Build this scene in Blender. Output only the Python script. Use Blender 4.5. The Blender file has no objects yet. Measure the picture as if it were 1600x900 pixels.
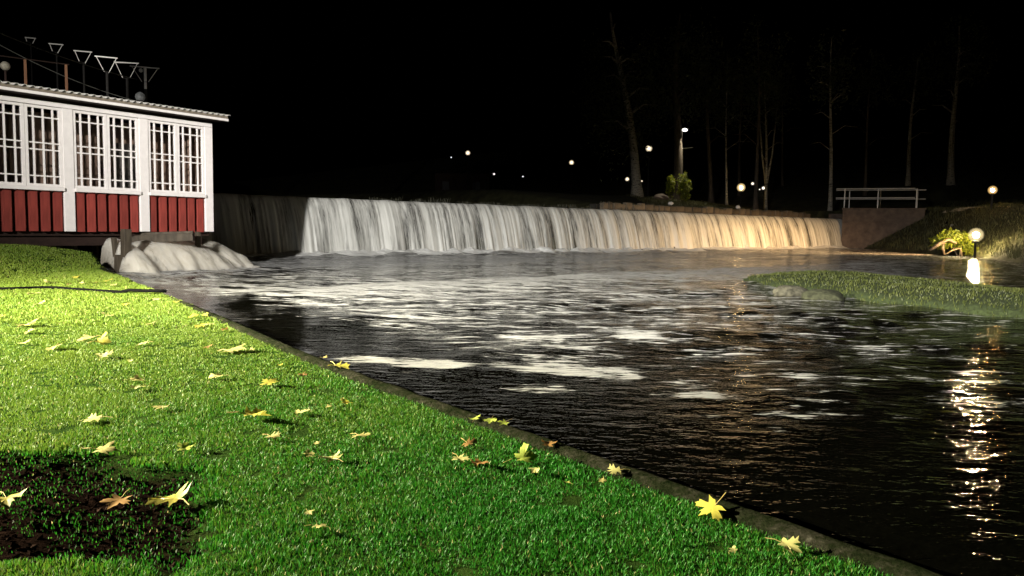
import bpy, bmesh, math, random
import numpy as np
from mathutils import Matrix, Vector
random.seed(7); RNG = np.random.default_rng(11)
sc = bpy.context.scene
col = sc.collection
pi = math.pi

# ------------------------------------------------------------------ camera
FPX = 1200.0
PITCH = math.atan((450 - 357) / FPX); ROLL = math.atan(.015)
CAM = np.array([0, 0, 1.0])
_f = np.array([0, math.cos(PITCH), -math.sin(PITCH)]); _r0 = np.array([1., 0, 0]); _u0 = np.cross(_r0, _f)
_r = _r0 * math.cos(ROLL) + _u0 * math.sin(ROLL); _u = np.cross(_r, _f)
cd = bpy.data.cameras.new('camera'); cam = bpy.data.objects.new('camera', cd); col.objects.link(cam)
cd.sensor_width = 36; cd.lens = 36 * FPX / 1600; cd.clip_end = 2000; cd.clip_start = .05
M = Matrix.Identity(4)
for i in range(3):
    M[i][0] = _r[i]; M[i][1] = _u[i]; M[i][2] = -_f[i]; M[i][3] = CAM[i]
cam.matrix_world = M
sc.camera = cam
def ray(x, y): return _f + _r * (x - 800) / FPX + _u * (450 - y) / FPX
def D(x, y, d): v = ray(x, y); return CAM + v * (d / v[1])              # a point d metres ahead
def G(x, y, z): v = ray(x, y); return CAM + v * ((z - CAM[2]) / v[2])   # a point at height z

# ------------------------------------------------------------------ night sky
w = bpy.data.worlds.new('World'); sc.world = w; w.use_nodes = True
nt = w.node_tree; bg = nt.nodes['Background']
sky = nt.nodes.new('ShaderNodeTexSky'); sky.sky_type = 'NISHITA'; sky.sun_disc = False
sky.sun_elevation = math.radians(-8); sky.sun_rotation = math.radians(200)
nt.links.new(sky.outputs[0], bg.inputs[0]); bg.inputs[1].default_value = .004

# ------------------------------------------------------------------ floodlights out of frame on the left
def spot(name, loc, target, power, size, blend, color, radius=.12):
    l = bpy.data.lights.new(name, 'SPOT'); l.energy = power; l.spot_size = math.radians(size); l.spot_blend = blend
    l.color = color; l.shadow_soft_size = radius
    o = bpy.data.objects.new(name, l); col.objects.link(o); o.location = loc
    o.rotation_euler = (Vector(target) - Vector(loc)).to_track_quat('-Z', 'Y').to_euler()
    return o
FLOOD_A = (-7.0, -3.0, 6.0)      # aimed at the weir and house
FLOOD_B = (-9.2, 3.8, 2.8)     # aimed along the lawn
FLOOD_C = (-16.0, 9.0, 3.6)     # aimed over the roof at the masts
spot('weir_flood_light', FLOOD_A, (10.2, 34, .6), 66000, 80, 1.0, (1, .97, .92), .17)
spot('lawn_flood_light', FLOOD_B, (-1.6, 5.2, 0), 38500, 160, 1, (1, .92, .64), .03)
spot('mast_flood_light', FLOOD_C, (-22, 38, 9.5), 30000, 46, .8, (1, .97, .9))

vs = sc.view_settings; vs.view_transform = 'Standard'; vs.look = 'None'; vs.exposure = 0; vs.gamma = 1; vs.use_curve_mapping = False
sc.cycles.use_denoising = True
sc.cycles.max_bounces = 6; sc.cycles.diffuse_bounces = 2; sc.cycles.glossy_bounces = 3; sc.cycles.transparent_max_bounces = 12
sc.cycles.sample_clamp_indirect = 4

# ------------------------------------------------------------------ helpers
class NB:
    def __init__(s, name):
        s.m = bpy.data.materials.new(name); s.m.use_nodes = True; s.t = s.m.node_tree
        s.b = s.t.nodes['Principled BSDF']; s.out = s.t.nodes['Material Output']
    def n(s, typ, **kw):
        nd = s.t.nodes.new('ShaderNode' + typ)
        for k, v in kw.items():
            if k.startswith('i_'): nd.inputs[int(k[2:]) if k[2:].isdigit() else k[2:].replace('_', ' ')].default_value = v
            else: setattr(nd, k, v)
        return nd
    def l(s, a, b): s.t.links.new(a, b)
    def ramp(s, src, stops):
        r = s.n('ValToRGB'); e = r.color_ramp.elements
        while len(e) < len(stops): e.new(.5)
        for q, (p, c) in zip(e, stops):
            q.position = p; q.color = (c if len(c) == 4 else (*c, 1)) if hasattr(c, '__len__') else (c, c, c, 1)
        s.l(src, r.inputs[0]); return r.outputs[0]
    def noise(s, vec=None, scale=5, detail=4, rough=.55, dist=0):
        nd = s.n('TexNoise'); nd.inputs['Scale'].default_value = scale; nd.inputs['Detail'].default_value = detail
        nd.inputs['Roughness'].default_value = rough; nd.inputs['Distortion'].default_value = dist
        if vec is not None: s.l(vec, nd.inputs['Vector'])
        return nd.outputs[0]
    def math(s, op, a, b=None, c=None, clamp=False):
        nd = s.n('Math', operation=op, use_clamp=clamp)
        for i, x in enumerate((a, b, c)):
            if x is None: continue
            if isinstance(x, (int, float)): nd.inputs[i].default_value = x
            else: s.l(x, nd.inputs[i])
        return nd.outputs[0]
    def coords(s, which='Object'):
        return s.n('TexCoord').outputs[which]
    def mapping(s, vec, scale=(1, 1, 1), rot=(0, 0, 0)):
        mp = s.n('Mapping'); mp.inputs['Scale'].default_value = scale; mp.inputs['Rotation'].default_value = rot
        s.l(vec, mp.inputs['Vector']); return mp.outputs[0]
    def attr(s, name, typ='Fac'):
        a = s.n('Attribute'); a.attribute_name = name; return a.outputs[typ]
    def bump(s, h, strength=.3, dist=.02):
        b = s.n('Bump'); b.inputs['Strength'].default_value = strength; b.inputs['Distance'].default_value = dist
        s.l(h, b.inputs['Height']); s.l(b.outputs[0], s.b.inputs['Normal']); return b.outputs[0]

def mat(name, base, rough=.7, var=.25, scale=6, bump=.15, metal=0, spec=.2, stretch=(1, 1, 1), rnd=0):
    b = NB(name); co = b.mapping(b.coords(), stretch)
    nz = b.noise(co, scale, 6, .6)
    lo = tuple(x * (1 - var) for x in base); hi = tuple(min(1, x * (1 + var)) for x in base)
    c = b.ramp(nz, [(.3, lo), (.7, hi)])
    if rnd:
        oi = b.n('ObjectInfo'); hs = b.n('HueSaturation'); b.l(c, hs.inputs['Color'])
        b.l(b.math('ADD', b.math('MULTIPLY', oi.outputs['Random'], rnd), 1 - rnd / 2), hs.inputs['Value']); c = hs.outputs[0]
    b.l(c, b.b.inputs['Base Color']); b.b.inputs['Roughness'].default_value = rough; b.b.inputs['Metallic'].default_value = metal
    b.b.inputs['Specular IOR Level'].default_value = spec
    if bump: b.bump(b.noise(co, scale * 4, 5, .6), bump)
    return b.m

def emit(name, color, strength):
    b = NB(name); b.b.inputs['Base Color'].default_value = (*color, 1)
    b.b.inputs['Emission Color'].default_value = (*color, 1); b.b.inputs['Emission Strength'].default_value = strength
    return b.m

class MB:
    def __init__(s): s.v = []; s.f = []
    def add(s, vs_, fs):
        o = len(s.v); s.v += [tuple(map(float, p)) for p in vs_]; s.f += [tuple(i + o for i in q) for q in fs]
    def box(s, c, size, R=None):
        hx, hy, hz = (x / 2 for x in size)
        p = [(-hx, -hy, -hz), (hx, -hy, -hz), (hx, hy, -hz), (-hx, hy, -hz), (-hx, -hy, hz), (hx, -hy, hz), (hx, hy, hz), (-hx, hy, hz)]
        c = np.array(c, float)
        P = [c + (np.array(R) @ np.array(q) if R is not None else np.array(q)) for q in p]
        s.add(P, [(0, 3, 2, 1), (4, 5, 6, 7), (0, 1, 5, 4), (1, 2, 6, 5), (2, 3, 7, 6), (3, 0, 4, 7)])
    def tube(s, pts, rad, n=8, cap=True):
        pts = [np.array(p, float) for p in pts]
        if not hasattr(rad, '__len__'): rad = [rad] * len(pts)
        rings = []; vs_ = []
        for i, p in enumerate(pts):
            t = pts[min(i + 1, len(pts) - 1)] - pts[max(i - 1, 0)]; t = t / (np.linalg.norm(t) + 1e-9)
            ref = np.array([0, 0, 1.]) if abs(t[2]) < .9 else np.array([1., 0, 0])
            a = np.cross(t, ref); a /= np.linalg.norm(a); b = np.cross(t, a)
            for k in range(n):
                q = 2 * pi * k / n; vs_.append(p + rad[i] * (a * math.cos(q) + b * math.sin(q)))
        fs = []
        for i in range(len(pts) - 1):
            for k in range(n):
                k2 = (k + 1) % n; fs.append((i * n + k, i * n + k2, (i + 1) * n + k2, (i + 1) * n + k))
        if cap: fs.append(tuple(range(n))); fs.append(tuple((len(pts) - 1) * n + k for k in reversed(range(n))))
        s.add(vs_, fs)
    def lathe(s, c, prof, n=12):
        c = np.array(c, float); vs_ = []
        for r, z in prof:
            for k in range(n): vs_.append(c + np.array([r * math.cos(2 * pi * k / n), r * math.sin(2 * pi * k / n), z]))
        fs = []
        for i in range(len(prof) - 1):
            for k in range(n):
                k2 = (k + 1) % n; fs.append((i * n + k, i * n + k2, (i + 1) * n + k2, (i + 1) * n + k))
        fs.append(tuple(reversed(range(n)))); fs.append(tuple((len(prof) - 1) * n + k for k in range(n)))
        s.add(vs_, fs)
    def mesh(s, name):
        me = bpy.data.meshes.new(name); me.from_pydata(s.v, [], s.f); me.update()
        bm = bmesh.new(); bm.from_mesh(me); bmesh.ops.recalc_face_normals(bm, faces=bm.faces); bm.to_mesh(me); bm.free(); return me
    def build(s, name, m, parent=None, smooth=False, bevel=0):
        return put(name, s.mesh(name), m, parent, smooth, bevel)

def put(name, me, m=None, parent=None, smooth=False, bevel=0):
    if m is not None and not me.materials: me.materials.append(m)
    if smooth: me.polygons.foreach_set('use_smooth', np.ones(len(me.polygons), bool))
    o = bpy.data.objects.new(name, me); col.objects.link(o)
    if parent is not None: o.parent = parent
    if bevel:
        md = o.modifiers.new('bevel', 'BEVEL'); md.width = bevel; md.segments = 2; md.limit_method = 'ANGLE'
    return o
def tag(o, label=None, cat=None, group=None, kind=None):
    if label: o['label'] = label
    if cat: o['category'] = cat
    if group: o['group'] = group
    if kind: o['kind'] = kind
    return o
def empty(name, loc=(0, 0, 0), rz=0):
    o = bpy.data.objects.new(name, None); col.objects.link(o); o.location = tuple(map(float, loc)); o.rotation_euler = (0, 0, rz)
    o.empty_display_size = .1; return o
def npmesh(name, V, Fq, attrs=None):
    me = bpy.data.meshes.new(name); V = np.asarray(V, np.float32); Fq = np.asarray(Fq, np.int32)
    k = Fq.shape[1]; me.vertices.add(len(V)); me.vertices.foreach_set('co', V.ravel())
    me.loops.add(Fq.size); me.loops.foreach_set('vertex_index', Fq.ravel())
    me.polygons.add(len(Fq)); me.polygons.foreach_set('loop_start', np.arange(0, Fq.size, k, dtype=np.int32))
    me.polygons.foreach_set('loop_total', np.full(len(Fq), k, np.int32))
    me.update(calc_edges=True)
    for nme, a in (attrs or {}).items():
        a = np.asarray(a, np.float32)
        if a.ndim == 1: me.attributes.new(nme, 'FLOAT', 'POINT').data.foreach_set('value', a)
        else: me.attributes.new(nme, 'FLOAT_COLOR', 'POINT').data.foreach_set('color', np.c_[a, np.ones(len(a), np.float32)].ravel().astype(np.float32))
    return me
def gridfaces(nu, nv):
    i = np.arange((nu - 1) * (nv - 1)); a = (i // (nv - 1)) * nv + i % (nv - 1)
    return np.c_[a, a + nv, a + nv + 1, a + 1]
def sstep(x): x = np.clip(x, 0, 1); return x * x * (3 - 2 * x)
# smooth value noise in numpy
_perm = RNG.random((256, 256))
def vnoise(x, y):
    x = np.asarray(x, float); y = np.asarray(y, float)
    xi = np.floor(x).astype(int); yi = np.floor(y).astype(int); fx = x - xi; fy = y - yi
    fx = fx * fx * (3 - 2 * fx); fy = fy * fy * (3 - 2 * fy)
    g = lambda a, b: _perm[a & 255, b & 255]
    return (g(xi, yi) * (1 - fx) + g(xi + 1, yi) * fx) * (1 - fy) + (g(xi, yi + 1) * (1 - fx) + g(xi + 1, yi + 1) * fx) * fy
def fbm(x, y, o=4):
    r = 0; a = .5
    for k in range(o): r = r + a * vnoise(x * 2 ** k + 17.3 * k, y * 2 ** k + 5.1 * k); a *= .5
    return r
def seg_dist(x, y, poly):
    """unsigned distance of points to an open polyline and the sign of the side (left = +)"""
    best = np.full(x.shape, 1e9); side = np.zeros(x.shape)
    for (ax, ay), (bx, by) in zip(poly[:-1], poly[1:]):
        dx, dy = bx - ax, by - ay; L2 = dx * dx + dy * dy
        t = np.clip(((x - ax) * dx + (y - ay) * dy) / L2, 0, 1)
        d = np.hypot(x - ax - t * dx, y - ay - t * dy); cr = dx * (y - ay) - dy * (x - ax)
        m = d < best - 1e-9; best = np.where(m, d, best); side = np.where(m, np.sign(cr), side)
    return best, side
def inside(x, y, poly):
    r = np.zeros(np.shape(x), bool); n = len(poly)
    for i in range(n):
        ax, ay = poly[i]; bx, by = poly[(i + 1) % n]
        c = ((ay > y) != (by > y)) & (x < (bx - ax) * (y - ay) / (by - ay + 1e-12) + ax); r ^= c
    return r
def resample(poly, step):
    P = np.array(poly, float)
    for _ in range(2):   # soften the corners
        Q = [P[0]]
        for a, b in zip(P[:-1], P[1:]): Q += [a * .75 + b * .25, a * .25 + b * .75]
        Q.append(P[-1]); P = np.array(Q)
    d = np.r_[0, np.cumsum(np.hypot(*np.diff(P[:, :2], axis=0).T))]
    s = np.arange(0, d[-1], step); return np.c_[[np.interp(s, d, P[:, k]) for k in range(P.shape[1])]].T

# ------------------------------------------------------------------ materials
m_white = mat('white_paint', (.66, .62, .60), .55, .06, 9, .05)
m_red = mat('falu_red_paint', (.19, .032, .024), .8, .25, 14, .2, stretch=(1, 1, .2), rnd=.35)
m_dark = mat('dark_brown_wood', (.02, .011, .008), .8, .3, 8, .2)
m_brown = mat('brown_wood', (.16, .08, .045), .75, .3, 9, .2, stretch=(1, 1, .15))
m_fascia = mat('weathered_tan_board', (.15, .125, .095), .8, .25, 18, .25)
m_tin = mat('corrugated_sheet', (.42, .40, .37), .5, .2, 8, .1, spec=.5)
m_oldwood = mat('wet_old_timber', (.05, .04, .028), .6, .45, 12, .5, stretch=(1, 1, .2))
m_concrete = mat('stained_concrete', (.075, .056, .045), .85, .35, 2.5, .5)
m_weirwall = mat('wet_weir_wall', (.03, .028, .024), .5, .4, 3, .5)
m_stone = mat('quay_stone', (.13, .105, .075), .85, .35, 3, .6, rnd=.6)
m_galv = mat('grey_steel', (.38, .37, .36), .5, .15, 12, .05, metal=.3)
m_mast = mat('pale_steel_bar', (.6, .58, .55), .5, .1, 12, .05)
m_black = mat('black_metal', (.012, .012, .012), .5, .2, 12, .05)
m_birch = None
def birch():
    b = NB('birch_bark'); co = b.coords()
    n1 = b.noise(b.mapping(co, (2, 2, 7)), 2.2, 5, .7)
    b.l(b.ramp(n1, [(.38, (.02, .018, .015)), (.5, (.24, .22, .18)), (.8, (.32, .29, .25))]), b.b.inputs['Base Color'])
    b.b.inputs['Roughness'].default_value = .8; b.bump(n1, .4); return b.m
m_birch = birch()
m_bark = mat('dark_bark', (.075, .06, .045), .9, .5, 5, .8, stretch=(2, 2, .5))
m_soil = mat('dark_soil', (.022, .013, .010), .95, .6, 30, 1.0)
m_turf = mat('turf_soil', (.025, .035, .012), .95, .5, 20, .6)
m_terr = mat('dark_grass_ground', (.035, .034, .014), .95, .6, 1.3, .8)
def foliage(name, c1, c2, trans=.35, rough=.5, spec=.3, mid=None):
    b = NB(name); a = b.attr('tint')
    st_ = [(0, c1), (1, c2)] if mid is None else [(0, c1), (.22, mid), (.6, (.065, .135, .012)), (.93, c2), (1, (.30, .25, .11))]
    b.l(b.ramp(a, st_), b.b.inputs['Base Color']); b.b.inputs['Roughness'].default_value = rough
    b.b.inputs['Specular IOR Level'].default_value = spec
    tr = b.n('BsdfTranslucent'); b.l(b.ramp(a, st_), tr.inputs[0])
    mx = b.n('MixShader'); mx.inputs[0].default_value = trans
    b.l(b.b.outputs[0], mx.inputs[1]); b.l(tr.outputs[0], mx.inputs[2]); b.l(mx.outputs[0], b.out.inputs[0]); return b.m
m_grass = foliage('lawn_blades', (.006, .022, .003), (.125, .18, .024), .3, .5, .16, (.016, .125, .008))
m_grass2 = foliage('islet_blades', (.032, .046, .009), (.088, .098, .022), .3, .5)
m_reed = foliage('reed_blades', (.03, .03, .02), (.10, .10, .07), .2, .6)
m_leafbush = foliage('bush_leaves', (.08, .11, .01), (.19, .19, .015), .35, .45)
m_leaftree = foliage('tree_leaves', (.02, .03, .01), (.06, .07, .025), .3, .5)

# ------------------------------------------------------------------ lawn
KERB = [(3.0, -1.6), (1.9, .55), (1.18, 1.895), (.913, 2.221), (.439, 2.839), (-.253, 3.719), (-1.271, 5.061), (-2.856, 7.465), (-5.542, 11.237), (-8.35, 15.3)]
LAWN_BACK = [(-9.3, 14.0), (-10.9, 11.3), (-12.8, 8.2), (-14.5, 3), (-14.5, -1.6)]
KP = resample([(*p, .14) for p in KERB], .06)
KX = [tuple(p) for p in KP[::3, :2]]
LAWN_POLY = KX + LAWN_BACK
def lawn_top(x, y):
    return .105 + .41 * sstep((-x - 7.2) / 2.1) * sstep((y - 7) / 5) + .025 * (fbm(x * .6, y * .6, 3) - .45) + .05 * sstep((-x - 2) / 6)
def lawn_z(x, y):
    x = np.asarray(x, float); y = np.asarray(y, float)
    d1, _ = seg_dist(x, y, [KX[-1]] + LAWN_BACK); d2, _ = seg_dist(x, y, KX)
    ins = inside(x, y, LAWN_POLY); t = lawn_top(x, y)
    out = t - .9 * sstep(np.minimum(d1, d2) / .35)
    return np.where(ins, t, out)
# patch where ground and blades are darker and the blades sparser
PATCH = [tuple(G(*p, .1)[:2]) for p in [(-260, 716), (-80, 702), (40, 704), (150, 698), (230, 728), (300, 738), (345, 762), (350, 815), (325, 862), (250, 892), (120, 880), (0, 905), (-120, 910), (-300, 890)]]
def patch_amount(x, y):
    d, _ = seg_dist(np.asarray(x), np.asarray(y), PATCH + [PATCH[0]]); s = np.where(inside(np.asarray(x), np.asarray(y), PATCH), 1, -1) * d
    return sstep((s + .30 * (fbm(x * 6, y * 6, 4) - .45) + .03) / .12)
xs = np.arange(-15, 3.6, .1); ys = np.arange(-1.8, 16.4, .1)
X, Y = np.meshgrid(xs, ys, indexing='ij')
Z = lawn_z(X, Y) - .06 * patch_amount(X, Y) * (.5 + fbm(X * 5, Y * 5, 2))
me = npmesh('lawn_ground', np.c_[X.ravel(), Y.ravel(), Z.ravel()], gridfaces(len(xs), len(ys)), {'bare': patch_amount(X, Y).ravel()})
b = NB('lawn_soil'); co = b.coords()
mx = b.n('MixRGB'); b.l(b.attr('bare'), mx.inputs[0])  # blends to the darker colour inside the patch
b.l(b.ramp(b.noise(co, 14, 5), [(.3, (.012, .03, .006)), (.7, (.03, .055, .012))]), mx.inputs[1])
b.l(b.ramp(b.noise(co, 40, 6, .7), [(.35, (.0025, .0018, .0014)), (.6, (.008, .0045, .0035)), (.8, (.02, .011, .008))]), mx.inputs[2])
b.l(mx.outputs[0], b.b.inputs['Base Color']); b.b.inputs['Roughness'].default_value = 1; b.b.inputs['Specular IOR Level'].default_value = 0; b.bump(b.noise(co, 60, 6, .75), 1, .03)
lawn = tag(put('lawn_ground', me, b.m, None, True), kind='structure')

def blades(name, px, py, pz, h, wid, tint, m, lean=.45, parent=None):
    n = len(px); az = RNG.random(n) * 2 * pi; la = RNG.random(n) * 2 * pi
    wx, wy = np.cos(az) * wid / 2, np.sin(az) * wid / 2
    ln = h * lean * (.3 + RNG.random(n)); lx, ly = np.cos(la) * ln, np.sin(la) * ln
    V = np.empty((n, 5, 3), np.float32)
    V[:, 0] = np.c_[px - wx, py - wy, pz]; V[:, 1] = np.c_[px + wx, py + wy, pz]
    V[:, 2] = np.c_[px + wx * .8 + lx * .35, py + wy * .8 + ly * .35, pz + h * .6]; V[:, 3] = np.c_[px - wx * .8 + lx * .35, py - wy * .8 + ly * .35, pz + h * .6]
    V[:, 4] = np.c_[px + lx, py + ly, pz + h]
    i = np.arange(n)[:, None] * 5
    T = np.concatenate([i + np.array([[0, 1, 2]]), i + np.array([[0, 2, 3]]), i + np.array([[3, 2, 4]])], 1).reshape(-1, 3)
    return put(name, npmesh(name, V.reshape(-1, 3), T, {'tint': np.repeat(tint, 5)}), m, parent)
# the blades of the lawn: short, dense near the camera
def lawn_points():
    PX, PY, H, W = [], [], [], []
    for (y0, y1, x0, x1, dens, h, wd) in [(.9, 2.6, -2.8, 2.0, 30000, .0175, .0030), (2.6, 4, -3.8, 1.0, 18000, .0175, .0036), (4, 6.5, -5.6, .1, 9000, .0175, .0052), (6.5, 10, -8.2, -1.2, 4600, .024, .0082), (10, 16, -12.0, -4, 2500, .028, .013)]:
        n = int((y1 - y0) * (x1 - x0) * dens); x = x0 + RNG.random(n) * (x1 - x0); y = y0 + RNG.random(n) * (y1 - y0)
        k = inside(x, y, LAWN_POLY); x = x[k]; y = y[k]
        cl = fbm(x * 9, y * 9, 2); d2, _ = seg_dist(x, y, KX)
        pa = patch_amount(x, y); keep = (RNG.random(len(x)) > pa * .84) & ((d2 > .055 + .26 * (cl - .42) + .12 * (fbm(x * 2.2, y * 2.2, 3) - .45)) | (RNG.random(len(x)) < .03)) & (cl > .16)
        x = x[keep]; y = y[keep]; cl = cl[keep]; pa = pa[keep]
        PX.append(x); PY.append(y); H.append(h * (.55 + 1.0 * cl + .35 * RNG.random(len(x))) * (1 - .55 * pa)); W.append(np.full(len(x), wd) * (.7 + .6 * RNG.random(len(x))))
    return [np.concatenate(a) for a in (PX, PY, H, W)]
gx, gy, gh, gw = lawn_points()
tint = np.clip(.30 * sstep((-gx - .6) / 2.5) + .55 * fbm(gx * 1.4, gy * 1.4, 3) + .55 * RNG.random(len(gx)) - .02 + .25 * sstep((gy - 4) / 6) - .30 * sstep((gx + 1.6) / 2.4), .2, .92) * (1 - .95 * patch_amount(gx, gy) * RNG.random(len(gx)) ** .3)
tint = np.where(RNG.random(len(tint)) < .012, 1., tint)
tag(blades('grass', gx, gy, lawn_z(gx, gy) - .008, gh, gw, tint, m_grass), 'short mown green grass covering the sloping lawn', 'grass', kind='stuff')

# dark crumbs on the dark patch
ms = MB(); n = 5200; x = -2.9 + RNG.random(n) * 2.2; y = 1.7 + RNG.random(n) * 1.6; k = patch_amount(x, y) > .25; x = x[k]; y = y[k]; z = lawn_z(x, y) - .035
for a, c, d in zip(x, y, z):
    r = .003 + .009 * RNG.random() ** 2; v = RNG.normal(0, r * .35, (6, 3)); B = np.array([(1, 0, 0), (-.5, .87, 0), (-.5, -.87, 0), (.6, .2, 1), (-.5, .5, .9), (-.2, -.6, 1.1)]) * r + v
    ms.add(B + np.array([a, c, d - .002]), [(0, 1, 4, 3), (1, 2, 5, 4), (2, 0, 3, 5), (3, 4, 5)])
tag(ms.build('dark_crumbs', mat('dark_crumbs', (.016, .010, .008), 1, .7, 60, 0, spec=0)), 'loose dark crumbs on the dark patch of lawn', 'soil', kind='stuff')
# kerb along the water
tang = np.gradient(KP[:, :2], axis=0); tang /= np.linalg.norm(tang, axis=1)[:, None]; nin = np.c_[-tang[:, 1], tang[:, 0]]
prof = [(-.02, -.55), (0, -.02), (.012, .0), (.045, .008), (.085, .0), (.13, -.025), (.20, -.07), (.30, -.16)]
V = []
zt = .122 + .07 * sstep((KP[:, 1] - 11) / 4)
for j, (o, dz) in enumerate(prof):
    q = KP[:, :2] + nin * (o + .025 * (fbm(KP[:, 0] * 6 + j, KP[:, 1] * 6, 2) - .4)[:, None])
    V.append(np.c_[q, zt + dz + .02 * (fbm(KP[:, 0] * 9 + 3 * j, KP[:, 1] * 9, 3) - .45)])
V = np.stack(V, 1).reshape(-1, 3)
b = NB('weathered_kerb'); co = b.coords()
b1 = b.ramp(b.math('ADD', b.math('MULTIPLY', b.noise(co, 5, 7, .7), .5), b.math('MULTIPLY', b.noise(co, 38, 5, .7), .5)), [(.38, (.005, .009, .003)), (.50, (.015, .018, .009)), (.60, (.035, .033, .024)), (.72, (.13, .125, .10))])
b.l(b1, b.b.inputs['Base Color']); b.b.inputs['Roughness'].default_value = 1; b.b.inputs['Specular IOR Level'].default_value = 0; b.bump(b.noise(co, 55, 6, .8), 1, .04)
tag(put('stone_kerb', npmesh('stone_kerb', V, gridfaces(len(KP), len(prof))), b.m, None, True), kind='structure')
# ------------------------------------------------------------------ weir frame of reference
WL = np.array([-8.4, 24.35]); WR = np.array([23.0, 52.3]); WE = (WR - WL) / np.linalg.norm(WR - WL); WLEN = np.linalg.norm(WR - WL)
WD = np.array([WE[1], -WE[0]])          # downstream
CREST = 1.94
def wp(s, t, z=0): q = WL + WE * s - WD * t; return np.array([q[0], q[1], z])   # t = metres upstream of the foot of the fall
BANK = [(23.3, 53.2), (23.0, 47), (22.4, 41), (21.3, 35.2), (18.7, 27.9), (15, 20), (13.5, 12), (14.5, -4)]

# ------------------------------------------------------------------ river
nr, na = 430, 420
rr = 1.0 * (82 / 1.0) ** (np.arange(nr) / (nr - 1)); aa = np.radians(np.linspace(-62, 58, na))
R_, A_ = np.meshgrid(rr, aa, indexing='ij'); X = R_ * np.sin(A_); Y = R_ * np.cos(A_)
H = np.zeros_like(X)
for k in range(46):
    lam = .22 * (14 ** RNG.random()); th = RNG.normal(math.atan2(-.6, .8), .75); kx, ky = math.cos(th) * 2 * pi / lam, math.sin(th) * 2 * pi / lam
    slope = .0125 if lam < 1 else .008
    damp = np.clip(lam / (R_ * .011 * 3.2) - .6, 0, 1)
    H += slope * lam / (2 * pi) * np.sin(kx * X + ky * Y + RNG.random() * 6.3) * damp
dnear, _ = seg_dist(X, Y, KX)
rough = .55 + .75 * sstep((R_ - 3) / 8)
rough *= .35 + .65 * sstep(dnear / 1.6)
S_ = (X - WL[0]) * WE[0] + (Y - WL[1]) * WE[1]; Q_ = (X - WL[0]) * WD[0] + (Y - WL[1]) * WD[1]   # along the weir / downstream
turb = np.exp(-np.clip(Q_, 0, 99) / 3.0) * (S_ > -4) * (S_ < WLEN + 2)
HOUT = np.array([-6.9, 15.3])   # where the chute under the house lands
dh = np.hypot(X - HOUT[0], (Y - HOUT[1]) * 1.1)
turb = np.maximum(turb, np.exp(-dh / 2.2))
H = H * rough * (1 + 1.2 * turb) + turb * .26 * (fbm(X * 1.6, Y * 1.6, 4) - .45)
# foam density
bend = fbm(X * .35 + 9, Y * .35, 3)
leftness = sstep((24 - S_) / 16)
foam = .72 * np.exp(-np.clip(Q_ - .2, 0, 99) / .8) + (.42 + .30 * leftness) * np.exp(-np.clip(Q_, 0, 99) / (3.0 + 5.5 * leftness)) * (.55 + .9 * bend)
foam *= (S_ < WLEN + 6)
foam += .55 * np.exp(-np.clip(dh - .7, 0, 9) / 1.6) + .32 * np.exp(-(((X + 3.2) / 3.6) ** 2 + ((Y - 15.3) / 2.6) ** 2))
foam += .42 * np.exp(-((Q_ - 8) / 8.5) ** 2) * sstep((38 - S_) / 18) * (.5 + 1.0 * bend) * sstep((dnear - .1) / .8)
def raft(x, y, wx, wy, amt, ang=0.):
    global foam
    g = G(x, y, 0); g2 = G(x + wx, y, 0); g3 = G(x, y + wy, 0); ax = abs(g2[0] - g[0]); ay = abs(g[1] - g3[1])
    dx, dy = X - g[0], Y - g[1]; c, s = math.cos(ang), math.sin(ang); ux, uy = c * dx + s * dy, -s * dx + c * dy
    foam = foam + .70 * amt * np.exp(-((ux / ax) ** 2 + (uy / ay) ** 2) ** 1.3)
for a in [(388, 502, 20, 9, .8, -.9), (470, 550, 42, 9, .9, -.5), (560, 560, 70, 8, .8, -.05), (650, 568, 80, 13, .75), (700, 572, 50, 8, .6), (830, 578, 75, 9, .75), (835, 606, 60, 11, .75), (930, 580, 60, 9, .6), (980, 586, 22, 7, .6),
          (1000, 527, 40, 12, .45), (1085, 600, 40, 10, .3), (1260, 588, 40, 8, .3), (660, 598, 60, 12, .35), (880, 540, 90, 14, .2), (1160, 650, 110, 40, .16), (1290, 650, 60, 30, .10), (1000, 650, 120, 26, .15), (1210, 668, 16, 9, .4), (1110, 618, 20, 6, .35)]: raft(*a)
foam = np.minimum(.82 * foam + .31 * sstep((11 - Q_ + 20) / 10) * sstep((Y - 3.3) / 1.3) * sstep((dnear - .7) / 1.0) * (1 - .5 * sstep((X - 3.2) / 2.5) * sstep((9 - Y) / 3)), np.where(Q_ < 7, .64, np.where(Q_ < 12, .55, .72))); foam = np.clip(np.maximum(foam, .66 * np.exp(-np.clip(dh - .6, 0, 9) / 1.8)), 0, 1)
me = npmesh('river_water', np.c_[X.ravel(), Y.ravel(), H.ravel()], gridfaces(nr, na), {'foam': foam.ravel()})
b = NB('river_water'); co = b.coords()
fa = b.attr('foam')
flow = b.mapping(co, (.6, 2.3, 1), (0, 0, math.radians(20)))
n1 = b.noise(flow, 1.9, 8, .66, .4); n2 = b.noise(flow, 7.5, 5, .7, .3)
nn = b.math('ADD', b.math('MULTIPLY', n1, .54), b.math('MULTIPLY', n2, .46))
nn = b.math('ADD', b.math('MULTIPLY', b.math('SUBTRACT', nn, .5), 2.6), .5)
f = b.math('ADD', b.math('SUBTRACT', nn, .95), b.math('MULTIPLY', fa, .92))
ff = b.n('MapRange'); ff.interpolation_type = 'SMOOTHSTEP'; ff.inputs[1].default_value = .03; ff.inputs[2].default_value = .20; b.l(f, ff.inputs[0])
ffo = ff.outputs[0]
b.b.inputs['Base Color'].default_value = (.0012, .0012, .0008, 1); b.b.inputs['Roughness'].default_value = .05; b.b.inputs['IOR'].default_value = 1.33; b.b.inputs['Specular IOR Level'].default_value = .3
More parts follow.
